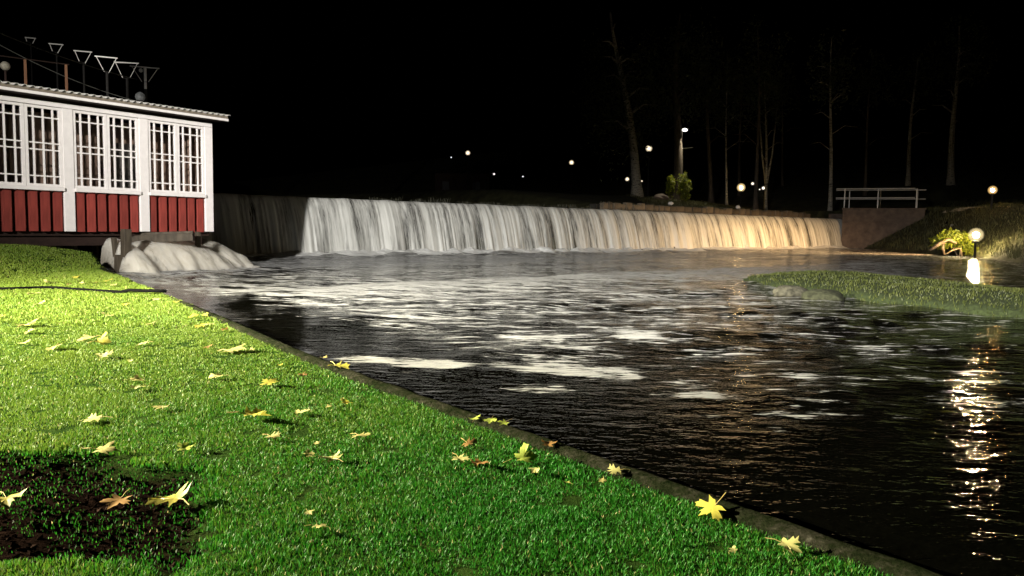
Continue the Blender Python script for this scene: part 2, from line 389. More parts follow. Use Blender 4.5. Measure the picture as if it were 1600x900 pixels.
bh = b.noise(b.mapping(co, (1, 1.8, 1), (0, 0, .25)), 4.2, 4, .6)
b.bump(bh, .33, .06)
fo = b.n('BsdfPrincipled'); fo.inputs['Roughness'].default_value = .75; fo.inputs['Specular IOR Level'].default_value = .15
b.l(b.ramp(n2, [(.3, (.22, .22, .215)), (.7, (.46, .46, .45))]), fo.inputs['Base Color'])
fb = b.n('Bump'); fb.inputs['Strength'].default_value = .9; fb.inputs['Distance'].default_value = .12; b.l(nn, fb.inputs['Height']); b.l(fb.outputs[0], fo.inputs['Normal'])
mx = b.n('MixShader'); b.l(ffo, mx.inputs[0]); b.l(b.b.outputs[0], mx.inputs[1]); b.l(fo.outputs[0], mx.inputs[2]); b.l(mx.outputs[0], b.out.inputs[0])
tag(put('river_water', me, b.m, None, True), kind='structure')

# upper pool behind the weir
mb = MB(); P4 = [wp(-6, .9, CREST - .03), wp(WLEN + .2, .9, CREST - .03), wp(WLEN + 10, 130, CREST - .03), wp(-60, 130, CREST - .03)]
mb.add(P4, [(0, 1, 2, 3)])
b = NB('still_water'); b.b.inputs['Base Color'].default_value = (.004, .004, .003, 1); b.b.inputs['Roughness'].default_value = .12; b.b.inputs['IOR'].default_value = 1.33
b.bump(b.noise(b.coords(), 2.5, 3), .25, .05)
tag(mb.build('upper_pool_water', b.m), kind='structure')

# ------------------------------------------------------------------ far ground: park behind the weir, right bank, far shore, hill on the left
def land(x, y):
    s = (x - WL[0]) * WE[0] + (y - WL[1]) * WE[1]; t = -((x - WL[0]) * WD[0] + (y - WL[1]) * WD[1])
    nz = fbm(x * .25, y * .25, 4) - .47
    db, sd = seg_dist(x, y, BANK); db = np.where(sd > 0, db, -db)
    bank = np.where(db > -.6, np.minimum(.02 + .62 * np.clip(db, -2, 99), 2.55) + .22 * np.clip(db - 11, 0, 99) + .35 * nz * sstep(db / 2), -.8)
    z = np.where(t < .2, bank, .6)
    z = np.where((t < .2) & (s < WLEN - 1) & (db < 0), -.8, z)
    park = 2.30 + 1.45 * sstep((t - 3.4) / 15) + .2 * nz + .012 * np.clip(t - 20, 0, 99)
    pk = sstep((s - 20.5 - .05 * t) / 3.5) * (t > 3.3)
    z = np.where((t >= .2), np.maximum(z, .6 + (park - .6) * pk), z)
    rh = (2.6 + .22 * np.clip(s - WLEN - 8 + .25 * t, 0, 60) + .4 * nz)
    z = np.where((t >= .2) & (s > WLEN + .3), np.maximum(rh, z), z)
    far = .6 + (3.0 + .05 * (y - 75) + .5 * nz - .6) * sstep((y - 72) / 4)
    z = np.where(t > 3, np.maximum(z, far), z)
    # left hill under the masts
    ax, ay = -9.9, 25.0; ux, uy = -.58, .815
    al = (x - ax) * ux + (y - ay) * uy; dl = (x - ax) * -uy + (y - ay) * ux
    hill = 1.9 + .14 * np.clip(al, 0, 80) + .5 * nz
    hm = sstep(dl / 3) * sstep((al + 4) / 3); z = np.where(hm > .01, np.maximum(z, .4 + (hill - .4) * hm), z)
    return z
xs = np.arange(-75, 80, .75); ys = np.arange(-4, 150, .75)
X, Y = np.meshgrid(xs, ys, indexing='ij'); Z = land(X, Y)
Z = np.where((X < 9.5) & (Y < 21), -1.0, Z)
me = npmesh('far_bank_ground', np.c_[X.ravel(), Y.ravel(), Z.ravel()], gridfaces(len(xs), len(ys)))
tag(put('far_bank_ground', me, m_terr, None, True), kind='structure')
def gz(x, y): return float(land(np.array([float(x)]), np.array([float(y)]))[0])
# rough grass on the right bank and the park edge
n = 90000; ux = 9 + RNG.random(n) * 32; uy = 18 + RNG.random(n) * 52
db, sd = seg_dist(ux, uy, BANK); tt = -((ux - WL[0]) * WD[0] + (uy - WL[1]) * WD[1]); ss = (ux - WL[0]) * WE[0] + (uy - WL[1]) * WE[1]
k = ((tt < -.3) & (sd > 0) & (db > .15) & (db < 16)) | ((tt > 3.6) & (tt < 24) & (ss > 21) & (ss < WLEN))
ux, uy = ux[k], uy[k]; cl = fbm(ux * .8, uy * .8, 3)
tag(blades('rough_grass', ux, uy, land(ux, uy) - .03, .10 + .30 * cl, np.full(len(ux), .03), np.clip(cl + .3 * RNG.random(len(ux)) - .2, 0, 1), foliage('bank_blades', (.03, .03, .012), (.085, .085, .03), .2, .6), .6),
    'rough dark grass on the far bank and park slope', 'grass', kind='stuff')

# ------------------------------------------------------------------ weir wall and the fall
wr = empty('weir', wp(WLEN / 2, .8, 0)); tag(wr, 'long dark concrete weir wall behind the falling water', 'weir')
mb = MB(); Rw = np.array([[WE[0], -WE[1], 0], [WE[1], WE[0], 0], [0, 0, 1]])
mb.box(wp(WLEN / 2 - 3, 1.33, .7) - np.array(wr.location), (WLEN + 6, .8, 2.34), Rw); mb.build('wall', m_weirwall, wr)
mb = MB(); mb.box(wp(WLEN / 2 - 3, 1.3, CREST - .06) - np.array(wr.location), (WLEN + 6, .7, .06), Rw); mb.build('crest_sill', m_weirwall, wr)
ns_ = 1300; u_ = np.linspace(-6, WLEN + .1, ns_); tv = np.r_[-.35, -.18, np.linspace(0, 1, 26)]
def n1d(u, k): return vnoise(u, np.full_like(u, k * 7.7))
big = (n1d(u_ * .9, 1) - .5) * .5 + (n1d(u_ * 2.3, 2) - .5) * .55 + (n1d(u_ * 6, 3) - .5) * .30
fine = (n1d(u_ * 14, 4) - .5) * .10
V = np.empty((ns_, len(tv), 3))
for j, t in enumerate(tv):
    wob = (n1d(u_ * 3 + j * .12, 9) - .5) * .05 * max(t, 0)
    if t < 0: q = -.78 + t; z = np.full(ns_, CREST + .03 + .02 * 0) + (n1d(u_ * 2.3, 2) - .5) * .05
    else:
        q = -.78 + (.80 + .26 * big + .08 * fine) * t + fine * .35 * min(1, t * 3); z = (CREST + .03 + (n1d(u_ * 2.3, 2) - .5) * .05) * (1 - t ** 1.9) - .03 * t
    P = WL[None] + WE[None] * (u_ + wob)[:, None] + WD[None] * (np.broadcast_to(q, u_.shape))[:, None]
    V[:, j, :2] = P; V[:, j, 2] = z
me = npmesh('waterfall', V.reshape(-1, 3), gridfaces(ns_, len(tv)), {'along': np.repeat(u_, len(tv)), 'down': np.tile(np.clip(tv, 0, 1), ns_), 'bulge': np.repeat(big, len(tv))})
def whitewater(name, c_lo, c_hi, k=1.0, thin=.30, streak=True, lowop=.12):
    b = NB(name)
    if streak:
        cb = b.n('CombineXYZ'); b.l(b.attr('along'), cb.inputs[0]); b.l(b.math('MULTIPLY', b.attr('down'), .22), cb.inputs[1])
        v = cb.outputs[0]; a1 = b.noise(v, 2.0 * k, 3, .6); a2 = b.noise(v, 7.5 * k, 4, .7); a3 = b.noise(v, 30 * k, 3, .6)
        st = b.math('ADD', b.math('ADD', b.math('MULTIPLY', a1, .56), b.math('MULTIPLY', a2, .35)), b.math('MULTIPLY', a3, .09))
        st = b.math('ADD', st, b.math('MULTIPLY', b.attr('bulge'), .11))
        if lowop == 0: st = b.math('ADD', st, b.math('MULTIPLY', b.math('SUBTRACT', b.noise(b.coords(), 4, 5, .6, .5), .5), .25))
    else:
        st = b.noise(b.mapping(b.coords(), (1, 1, .6)), 3.5, 6, .65, .6)
    b.l(b.ramp(st, [(.34, c_lo), (.60, c_hi)]), b.b.inputs['Base Color'])
    b.b.inputs['Roughness'].default_value = .45; b.b.inputs['Specular IOR Level'].default_value = .3
    if lowop == 0:
        b.b.inputs['Subsurface Weight'].default_value = 1; b.b.inputs['Subsurface Radius'].default_value = (1, 1, 1); b.b.inputs['Subsurface Scale'].default_value = .05
    tl = b.n('BsdfTranslucent'); tl.inputs[0].default_value = (*c_hi, 1); m1 = b.n('MixShader'); m1.inputs[0].default_value = .2 if lowop else .4
    b.l(b.b.outputs[0], m1.inputs[1]); b.l(tl.outputs[0], m1.inputs[2])
    tp = b.n('BsdfTransparent'); m2 = b.n('MixShader')
    op = b.n('MapRange'); op.interpolation_type = 'SMOOTHSTEP'; op.inputs[1].default_value = thin; op.inputs[2].default_value = thin + .20; op.inputs[3].default_value = lowop; op.inputs[4].default_value = 1.0 if lowop else .42
    b.l(st, op.inputs[0]); b.l(op.outputs[0], m2.inputs[0]); b.l(tp.outputs[0], m2.inputs[1]); b.l(m1.outputs[0], m2.inputs[2]); b.l(m2.outputs[0], b.out.inputs[0])
    if lowop: b.bump(st, .35, .06)
    else: b.bump(b.math('ADD', st, b.math('MULTIPLY', b.noise(b.coords(), 9, 6, .7, .4), .6)), .5, .08)
    return b.m
m_fall = whitewater('falling_water', (.44, .44, .41), (.74, .74, .695), .8, .34)
fall = put('waterfall', me, m_fall, None, True); tag(fall, 'wide curtain of white water falling over the long weir', 'waterfall')
# churned foam spreading from the foot
nu, nq = 1500, 34; u_ = np.linspace(-5, WLEN + 1.0, nu); q_ = np.linspace(-.45, 3.6, nq); U, Q = np.meshgrid(u_, q_, indexing='ij')
lump = fbm(U * 2.2 + .8 * Q, Q * 2.6, 4) - .40; near = sstep((.9 - Q) / 1.1)
Zf = -.02 + (.045 + .13 * near) * (1.5 * lump + .22) * 1.6 + .07 * near * sstep((Q + .5) / .4) - .04 * sstep((Q - 2.2) / 1.4)
P = WL + WE * (U + .1 * lump)[..., None] + WD * (Q + .25 * (fbm(U * .6, Q * 0 + 2, 3) - .45))[..., None]
dens = (1 - .86 * sstep((Q - .15) / 2.4)) * (.75 + .4 * fbm(U * .4, Q * .5, 3)) * (1 - .35 * sstep((U - 24) / 12) * sstep(Q / .8))
b = NB('churned_foam'); cb = b.n('CombineXYZ'); co = b.mapping(b.coords(), (.7, 2.2, 1), (0, 0, math.radians(20)))
nz = b.math('ADD', b.math('MULTIPLY', b.noise(co, 2.6, 6, .68, .5), .6), b.math('MULTIPLY', b.noise(co, 11, 4, .7), .4))
fz = b.n('MapRange'); fz.interpolation_type = 'SMOOTHSTEP'; fz.inputs[1].default_value = -.12; fz.inputs[2].default_value = .16
b.l(b.math('SUBTRACT', b.math('ADD', nz, b.attr('dens')), 1.0), fz.inputs[0])
b.l(b.ramp(nz, [(.35, (.55, .55, .53)), (.6, (.88, .88, .85))]), b.b.inputs['Base Color']); b.b.inputs['Roughness'].default_value = .7; b.b.inputs['Specular IOR Level'].default_value = .15
b.bump(nz, .8, .12); tp = b.n('BsdfTransparent'); mx = b.n('MixShader'); b.l(fz.outputs[0], mx.inputs[0]); b.l(tp.outputs[0], mx.inputs[1]); b.l(b.b.outputs[0], mx.inputs[2]); b.l(mx.outputs[0], b.out.inputs[0])
tag(put('churned_foam', npmesh('churned_foam', np.c_[P.reshape(-1, 2), Zf.ravel()], gridfaces(nu, nq), {'dens': dens.ravel()}), b.m, None, True), 'churned white foam along the foot of the weir fall', 'foam', kind='stuff')

# ------------------------------------------------------------------ the red and white house over the water
VA = math.atan((1620 - 800) / FPX); C0 = D(331, 362, 18.0)
ha = np.array([-math.sin(VA), -math.cos(VA), 0]); hn = np.array([math.cos(VA), -math.sin(VA), 0])
house = empty('waterside_house', (C0[0], C0[1], 0)); tag(house, 'red panelled house with white latticed windows standing over the water', 'house')
# local frame: +x along the wall to the left end, +y out of the wall, z up
house.matrix_world = Matrix(((ha[0], hn[0], 0, C0[0]), (ha[1], hn[1], 0, C0[1]), (0, 0, 1, 0), (0, 0, 0, 1)))
ZB, ZS, ZH = .82, 1.60, 3.22
PITCHB = 1.56; posts = [.08 + PITCHB * k for k in range(4)]
def hb(name, c, size, m, parent=house, bevel=0): mb = MB(); mb.box(c, size); return mb.build(name, m, parent, bevel=bevel)
HL, HD = 5.6, 5.0
m_partition = mat('brown_panel_interior', (.42, .29, .22), .6, .35, 5, .1, stretch=(1, 1, .2))
for i, p in enumerate(posts):
    hb('post', (p, -.02, (ZB + ZH) / 2 + .02 - .005 * i), (.20, .14, ZH - ZB + .04), m_white, bevel=.006)
hb('head_beam', (HL / 2 - .01, .01, ZH + .045), (HL - .02, .13, .09), m_white, bevel=.006)
hb('frieze_board', (HL / 2 - .01, -.01, ZH + .18), (HL - .04, .10, .18), m_dark)
hb('floor', (HL / 2, -HD / 2 - .1, ZB - .02), (HL, HD, .16), m_dark)
hb('floor_joist', (HL / 2, -.25, ZB - .20), (HL - .3, .16, .2), m_dark)
hb('back_wall', (HL / 2, -HD - .05, 2.3), (HL - .1, .1, 2.9), m_brown)
hb('end_wall', (.04, -HD / 2 - .12, 2.1), (.08, HD - .15, 2.5), m_partition)
hb('side_wall', (HL + .02, -HD / 2 - .12, 2.1), (.08, HD - .15, 2.5), m_red)
hb('ceiling', (HL / 2, -HD / 2 - .1, ZH + .16), (HL - .2, HD - .1, .03), m_dark)
hb('plain_wall', ((posts[3] + .1 + HL) / 2, -.05, (ZB + ZH) / 2), (HL - posts[3] - .1, .1, ZH - ZB), m_red)
hb('partition', (HL / 2, -1.25, 2.1), (HL - .3, .06, 2.3), m_partition)
for k in range(14): hb('interior_panel', (.35 + k * .36, -1.2, 2.1), (.30, .03, 2.2), m_partition)
hb('door', (1.25, -1.15, 1.85), (.7, .05, 1.85), mat('grey_interior_door', (.22, .2, .18), .6, .1))
bm_board = MB(); bm_board.box((0, 0, 0), (.145, .10, ZS - ZB)); board_me = bm_board.mesh('board'); board_me.materials.append(m_red)
me_pane = {}; me_bar = {}
def shared(d, size, m, nm):
    k = tuple(round(x, 3) for x in size)
    if k not in d:
        q = MB(); q.box((0, 0, 0), size); d[k] = q.mesh(nm); d[k].materials.append(m)
    return d[k]
b = NB('window_glass'); b.b.inputs['Base Color'].default_value = (.02, .02, .02, 1); b.b.inputs['Roughness'].default_value = .03; b.b.inputs['IOR'].default_value = 1.45
tp = b.n('BsdfTransparent'); tp.inputs[0].default_value = (.85, .85, .85, 1); mx = b.n('MixShader'); fr = b.n('LayerWeight'); fr.inputs[0].default_value = .5; fac = b.math('ADD', b.math('MULTIPLY', b.math('POWER', fr.outputs['Facing'], 4), .7), .04)
gl = b.n('BsdfGlossy'); gl.inputs['Roughness'].default_value = .03
b.l(fac, mx.inputs[0]); b.l(tp.outputs[0], mx.inputs[1]); b.l(gl.outputs[0], mx.inputs[2]); b.l(mx.outputs[0], b.out.inputs[0]); m_glass = b.m
CF = [0, .19, .50, .81, 1]; RF = [0, .115, .455, .545, .895, 1]
for k in range(3):
    x0 = posts[k] + .10; x1 = posts[k + 1] - .10; wI = x1 - x0
    hb('wall_panel', ((x0 + x1) / 2, -.16, (ZB + ZS) / 2), (wI, .05, ZS - ZB), m_red)
    nb = 6
    for i in range(nb):
        o = put('board', board_me, None, house); o.location = (x0 + wI * (i + .5) / nb + .012 * random.uniform(-1, 1), -.03 + .006 * random.uniform(-1, 1), (ZB + ZS) / 2 - .012 + .006 * random.uniform(-1, 1)); o.rotation_euler[1] = .006 * random.uniform(-1, 1)
    hb('window_sill', ((x0 + x1) / 2, .015, ZS + .035), (wI - .002, .15, .07), m_white, bevel=.005)
    for j in range(2):
        a0 = x0 + .004 + j * wI / 2; a1 = a0 + wI / 2 - .008; zz0 = ZS + .074; zz1 = ZH - .004
        win = empty('window', ((a0 + a1) / 2, 0, zz0)); win.parent = house
        W_ = a1 - a0; Hh = zz1 - zz0; fw = .052
        mb = MB(); mb.box((-W_ / 2 + fw / 2, 0, Hh / 2), (fw, .07, Hh)); mb.box((W_ / 2 - fw / 2, 0, Hh / 2), (fw, .07, Hh))
        mb.box((0, 0, fw / 2), (W_ - 2 * fw, .066, fw)); mb.box((0, 0, Hh - fw / 2), (W_ - 2 * fw, .066, fw)); mb.build('sash_frame', m_white, win)
        iw, ih = W_ - 2 * fw, Hh - 2 * fw; ox = -iw / 2; ozz = fw
        for c in CF[1:-1]:
            o = put('glazing_bar', shared(me_bar, (.027, .04, ih), m_white, 'glazing_bar'), None, win); o.location = (ox + c * iw, 0, ozz + ih / 2)
        for r_ in RF[1:-1]:
            o = put('glazing_bar', shared(me_bar, (iw, .034, .025), m_white, 'glazing_bar'), None, win); o.location = (0, .001, ozz + (1 - r_) * ih)
        for ci in range(4):
            for ri in range(5):
                o = put('pane', shared(me_pane, ((CF[ci + 1] - CF[ci]) * iw - .004, .004, (RF[ri + 1] - RF[ri]) * ih - .004), m_glass, 'pane'), None, win)
                o.location = (ox + (CF[ci] + CF[ci + 1]) / 2 * iw, -.005, ozz + (1 - (RF[ri] + RF[ri + 1]) / 2) * ih); o.rotation_euler = (random.gauss(0, .008), 0, random.gauss(0, .008))
# roof: corrugated sheet over a fascia, low slope up to the back
def on_plane(x, y, off):
    v = ray(x, y); P0 = C0 + hn * off; t = ((P0 - CAM) @ hn) / (v @ hn); return CAM + v * t
OV = .34; zf0 = on_plane(176, 164.5, OV)[2]; zf1 = on_plane(176, 154, OV)[2]
roof = empty('roof', (0, 0, 0)); roof.parent = house
x0, x1 = -.27, HL + .3
nx_ = int((x1 - x0) / .019); xx = np.linspace(x0, x1, nx_); yy = np.array([OV + .05, -HD - .4]); slope = .10
V = []
for dz in (0, -.006):
    for y_ in yy: V.append(np.c_[xx, np.full(nx_, y_), zf1 + .02 * np.sin(xx * 2 * pi / .14) + slope * (yy[0] - y_) + dz])
V = np.array(V).reshape(-1, 3); i = np.arange(nx_ - 1)
Fq = np.concatenate([np.c_[i, i + 1, i + 1 + nx_, i + nx_], np.c_[i + 2 * nx_, i + 3 * nx_, i + 1 + 3 * nx_, i + 1 + 2 * nx_], np.c_[i, i + 2 * nx_, i + 1 + 2 * nx_, i + 1]])
put('roof_sheet', npmesh('roof_sheet', V, Fq), m_tin, roof)
hb('fascia', ((x0 + x1) / 2 + .02, OV, (zf0 + zf1) / 2 - .004), (x1 - x0 - .06, .03, zf1 - zf0 - .03), m_fascia, roof)
hb('fascia_moulding', ((x0 + x1) / 2 + .02, OV + .024, zf0 + .028), (x1 - x0 - .05, .03, .055), m_white, roof, .006)
hb('soffit', ((x0 + x1) / 2, OV / 2 - .03, zf0 + .012), (x1 - x0 - .1, OV + .0, .02), m_dark, roof)
mb = MB(); mb.add([(x0 + .03, OV - .02, zf0 + .03), (x0 + .03, -HD - .3, zf0 + .03 + slope * HD), (x0 + .03, -HD - .3, zf1 - .02 + slope * HD), (x0 + .03, OV - .02, zf1 - .02)], [(0, 1, 2, 3)]); mb.build('barge_board', m_fascia, roof)
# railing frame on the roof
def toh(p): q = np.array(p) - np.array([C0[0], C0[1], 0]); return np.array([q @ ha, q @ hn, q[2]])
rail = empty('roof_rail', (0, 0, 0)); rail.parent = house
for (x, yt, yb) in [(39, 93, 132), (103, 101, 142)]:
    t = toh(on_plane(x, yt, -.5)); bz = zf1 + slope * (OV + .5)
    mb = MB(); mb.box((t[0], t[1], (t[2] + bz) / 2), (.036, .036, t[2] - bz)); mb.build('rail_post', m_brown, rail)
ta = toh(on_plane(-40, 82, -.5)); tb = toh(on_plane(108, 101, -.5)); mb = MB(); mb.tube([ta, tb], .012, 6); mb.build('rail_wire', m_dark, rail)
# round lamp globe (unlit) on the roof
t = toh(on_plane(8, 103, -.6)); bz = zf1 + slope * (OV + .6); gl_ = empty('roof_globe', (0, 0, 0)); gl_.parent = house
mb = MB(); mb.lathe((t[0], t[1], t[2]), [(.085 * math.sin(a), -.085 * math.cos(a)) for a in np.linspace(.05, pi - .05, 9)], 14); mb.build('globe', mat('dull_glass_globe', (.22, .2, .16), .4, .3, 20), gl_, True)
mb = MB(); mb.tube([(t[0], t[1], bz), (t[0], t[1], t[2] - .08)], .02, 8); mb.build('stem', m_dark, gl_)
# grey hooded vent near the eave end
t = toh(on_plane(219, 150, -.3)); bz = zf1 + slope * (OV + .3); vt = empty('roof_vent', (0, 0, 0)); vt.parent = house
mb = MB(); mb.lathe((t[0], t[1], t[2]), [(.03, -.10), (.08, -.09), (.105, -.02), (.095, .03), (.055, .07), (.02, .085)], 12); mb.build('hood', mat('dented_grey_hood', (.06, .062, .062), .5, .5, 18, .6), vt, True)
mb = MB(); mb.tube([(t[0], t[1], bz - .02), (t[0], t[1], t[2] - .1)], .045, 8); mb.build('flue', m_black, vt)
# pendant bulb seen through the middle window
t = toh(on_plane(202, 200, -.9)); pl = empty('pendant_lamp', (0, 0, 0)); pl.parent = house
mb = MB(); mb.lathe(tuple(t), [(.01, -.05), (.04, -.03), (.045, 0), (.02, .05), (.012, .08)], 10); mb.build('shade', m_white, pl, True)
mb = MB(); mb.tube([t + np.array([0, 0, .08]), (t[0], t[1], ZH + .14)], .005, 6); mb.build('flex', m_dark, pl)
# piles under the house
for s_ in (.5, 2.9, 5.2):
    for d_ in (-.6, -4.4):
        mb = MB(); mb.tube([(s_, d_, -.6), (s_, d_, ZB - .1)], .13, 10); mb.build('pile', m_oldwood, house)

# ------------------------------------------------------------------ sluice frame and the water under the house
sl = empty('sluice_frame', (0, 0, 0)); q0 = D(192, 426, 15.6); sl.location = (q0[0], q0[1], 0); tag(sl, 'old wet timber sluice frame under the house beside the lawn', 'sluice')
def rel(p, o): return np.array(p) - np.array(o.location)
Rh = np.c_[ha, hn, [0, 0, 1]]
def plank(name, px0, py0, px1, py1, d, wd, th, parent):
    a = D(px0, py0, d); bq = D(px1, py1, d); mb = MB(); c = (a + bq) / 2; L = np.linalg.norm(bq - a); t = (bq - a) / L
    y_ = hn - (hn @ t) * t; y_ /= np.linalg.norm(y_); R = np.c_[t, y_, np.cross(t, y_)]
    mb.box(rel(c, parent), (L, th, wd), R); return mb.build(name, m_oldwood, parent, bevel=.008)
plank('post', 197, 358, 197, 432, 15.6, .15, .16, sl); plank('post', 185, 398, 185, 430, 15.5, .12, .12, sl); plank('post', 309, 362, 309, 396, 17.2, .09, .1, sl)
plank('crossbeam', 178, 371, 182, 410, 15.75, .09, .08, sl); plank('gate_board', 206, 374, 302, 370, 16.6, .16, .07, sl); plank('gate_board', 206, 366, 302, 363, 16.7, .06, .07, sl)
def jet(name, s0, s1, z0, reach, d0, label, seed):
    nu, nv = 70, 44; u = np.linspace(0, 1, nu); v = np.linspace(0, 1.45, nv); U, Vv = np.meshgrid(u, v, indexing='ij'); wd = s1 - s0; VV = []; FF = []; AL = []; DN = []; BG = []
    for k in range(10):
        g_ = k / 9; side = np.clip(1 - np.abs(2 * U - 1) ** 2.6, 0, 1) ** .5; rib = fbm(U * 4.5 * wd + seed + 3 * k, Vv * .5 + k, 4) - .45; fr_ = fbm(U * 6 * wd + seed, Vv * 5 + k, 4) - .45
        s_ = s0 + wd * U + (2 * U - 1) * (.06 + .14 * wd) * Vv ** 1.4 * (.6 + .6 * g_); o_ = d0 + reach * (.58 + .56 * g_) * Vv * (.65 + .35 * side) + .10 * rib * Vv + .06 * fr_ * Vv
        z = z0 * (.74 + .3 * g_) * (.15 + .85 * side) * np.clip(1 - Vv ** (1.9 + .5 * g_), 0, 1) + .03 * rib * side * (Vv < 1) + .20 * (fr_ + .12) * sstep((Vv - .5) / .4) * (1 - .7 * sstep((Vv - 1) / .45)) - .05 * np.minimum(Vv, 1)
        P = C0[:2] + ha[:2] * s_[..., None] + hn[:2] * o_[..., None]
        VV.append(np.c_[P.reshape(-1, 2), z.ravel()]); FF.append(gridfaces(nu, nv) + k * nu * nv); AL.append((U * wd + .1 * Vv + seed + 5.3 * k).ravel()); DN.append(Vv.ravel()); BG.append((1.3 * (side - .8) - 1.3 * sstep((Vv - 1.0) / .45) - .10 * g_ + .1).ravel())
    me = npmesh(name, np.concatenate(VV), np.concatenate(FF), {'along': np.concatenate(AL), 'down': np.concatenate(DN), 'bulge': np.concatenate(BG)})
    return tag(put(name, me, m_jet, None, True), label, 'water')
m_jet = whitewater('rushing_water', (.70, .66, .57), (.88, .84, .75), 1.3, .30, lowop=0.)
jet('rushing_water', .15, 2.05, .74, 1.45, -.5, 'cream white rush of water pouring from under the house', 1.)
jet('rushing_water', -.75, .5, .62, 1.3, -.9, 'thin arc of water curving down at the house corner', 6.)
jet('rushing_water', 2.08, 2.5, .66, 1.4, -.2, 'narrow white jet left of the timber sluice post', 11.)

# ------------------------------------------------------------------ cable across the lawn
pts = []
for (x, y) in [(-160, 447), (-60, 449), (0, 451.5), (40, 450), (75, 448.5), (110, 451), (150, 454), (190, 456), (225, 458), (262, 459)]:
    g = G(x, y, .16)
    for _ in range(4): g = G(x, y, float(lawn_z(np.array([g[0]]), np.array([g[1]]))[0]) + .02)
    pts.append(g)
P = resample([tuple(p) for p in pts], .12); P[:, 2] = np.maximum(lawn_z(P[:, 0], P[:, 1]) + .018, .0); dk_, _ = seg_dist(P[:, 0], P[:, 1], KX); P[:, 2] = np.where(dk_ < .42, np.maximum(P[:, 2], .175), P[:, 2])
P[:, 1] += .03 * (fbm(P[:, 0] * 3, P[:, 1], 2) - .4)
mb = MB(); mb.tube(list(P), .02, 8); cb_ = mb.build('power_cable', mat('black_rubber', (.004, .004, .004), .95, .2, 20, spec=0), None, True); tag(cb_, 'black cable lying across the lawn towards the water', 'cable')

# ------------------------------------------------------------------ masts, wires
m_pole = mat('dark_pole', (.012, .011, .010), .8, .3, 8, .2)
masts = [((203, 103), (249, 107), (222, 128), (232, 128), 24.0, 'nearest and largest triangular bracket mast, pale post behind the roof'),
         ((178, 97), (217, 99), (192, 122), (203, 122), 27.6, 'triangular bracket mast second from the roof end, half hidden by its neighbour'),
         ((148, 87.5), (184, 91), (163, 112), (170, 114), 30.7, 'triangular bracket mast third from the roof end'),
         ((115, 79), (144, 81.5), (124, 96), (133, 99), 38, 'triangular bracket mast fourth from the roof end'),
         ((76, 68), (99, 70), (82, 80), (90, 83), 48, 'small triangular bracket mast second from the left edge'),
         ((39, 58.5), (56, 60), (42, 65), (51, 68), 65, 'smallest and farthest triangular bracket mast at upper left')]
for (a, bb, c, d_, dep, lab) in masts:
    A, B, Cc, Dd = D(*a, dep), D(*bb, dep), D(*c, dep), D(*d_, dep); mid = (A + B) / 2; g = max(0, gz(mid[0], mid[1])) - .2
    r_ = empty('bracket_mast', (mid[0], mid[1], g)); tag(r_, lab, 'mast', 'triangular bracket masts climbing the hill')
    th = .028 * dep / 24
    mb = MB(); mb.tube([rel(A, r_), rel(B, r_)], th * .62, 6); mb.build('crossbar', m_mast, r_)
    mb = MB(); mb.tube([rel(A + np.array([.06, 0, -.02]), r_), rel(Cc, r_)], th * .36, 6); mb.build('strut', m_mast, r_)
    mb = MB(); mb.tube([rel(B - np.array([.06, 0, .02]), r_), rel(Dd, r_)], th * .36, 6); mb.build('strut', m_mast, r_)
    low = (Cc + Dd) / 2; top = mid + np.array([0, .03, -.02])
    first = dep < 25; split = D(226, 139, dep)[2] if first else low[2] - .05
    if first:
        mb = MB(); mb.tube([rel((mid[0], mid[1] + .03, split), r_), rel(top, r_)], .04, 8); mb.build('upper_post', m_mast, r_)
        mb = MB(); mb.lathe(rel(D(220, 110, dep), r_), [(.02, -.06), (.06, -.03), (.05, .03), (.015, .06)], 8); mb.build('insulator', m_mast, r_)
    mb = MB(); mb.tube([(0, .03, 0), rel((mid[0], mid[1] + .03, split if first else low[2]), r_)], .05, 8); mb.build('post', m_pole, r_)
    mb = MB(); mb.tube([rel(Cc, r_), rel(Dd, r_)], th * .4, 6); mb.build('collar', m_pole, r_)
m_wire = mat('grey_wire', (.10, .10, .09), .6, .1)
def wire(a, bq, sag, r, lab, sg):
    n_ = 24; P = [a + (bq - a) * t + np.array([0, 0, -sag * 4 * t * (1 - t)]) for t in np.linspace(0, 1, n_)]
    mb = MB(); mb.tube(P, r, 6); tag(mb.build('overhead_wire', m_wire, None, True), lab, 'wire')
wire(D(-60, 26, 18.0), D(214, 124, 24.0), .12, .014, 'upper overhead wire slanting down towards the nearest mast', 1)
wire(D(-60, 36, 15.0), D(214, 158, 18.3), .16, .008, 'lower overhead wire drooping to the roof of the house', 1)

# ------------------------------------------------------------------ islet with boulder
ISL = [tuple(G(*p, .06)[:2]) for p in [(1150, 433), (1200, 427), (1290, 426), (1400, 434), (1500, 444), (1600, 455), (1720, 468), (1800, 490), (1700, 502), (1600, 491), (1500, 482), (1420, 473), (1330, 461), (1250, 449), (1190, 441)]]
xs = np.arange(3, 14, .12); ys = np.arange(6, 20, .12); X, Y = np.meshgrid(xs, ys, indexing='ij')
d, _ = seg_dist(X, Y, ISL + [ISL[0]]); d = np.where(inside(X, Y, ISL), d, -d)
def islz(x, y):
    d, _ = seg_dist(x, y, ISL + [ISL[0]]); d = np.where(inside(x, y, ISL), d, -d)
    return -.15 + .23 * sstep((d + .15) / .45) + .09 * sstep(d / 1.3) + .06 * (fbm(x * 1.5, y * 1.5, 3) - .45)
me = npmesh('grassy_islet', np.c_[X.ravel(), Y.ravel(), islz(X, Y).ravel()], gridfaces(len(xs), len(ys)))
tag(put('grassy_islet', me, m_turf, None, True), kind='structure')
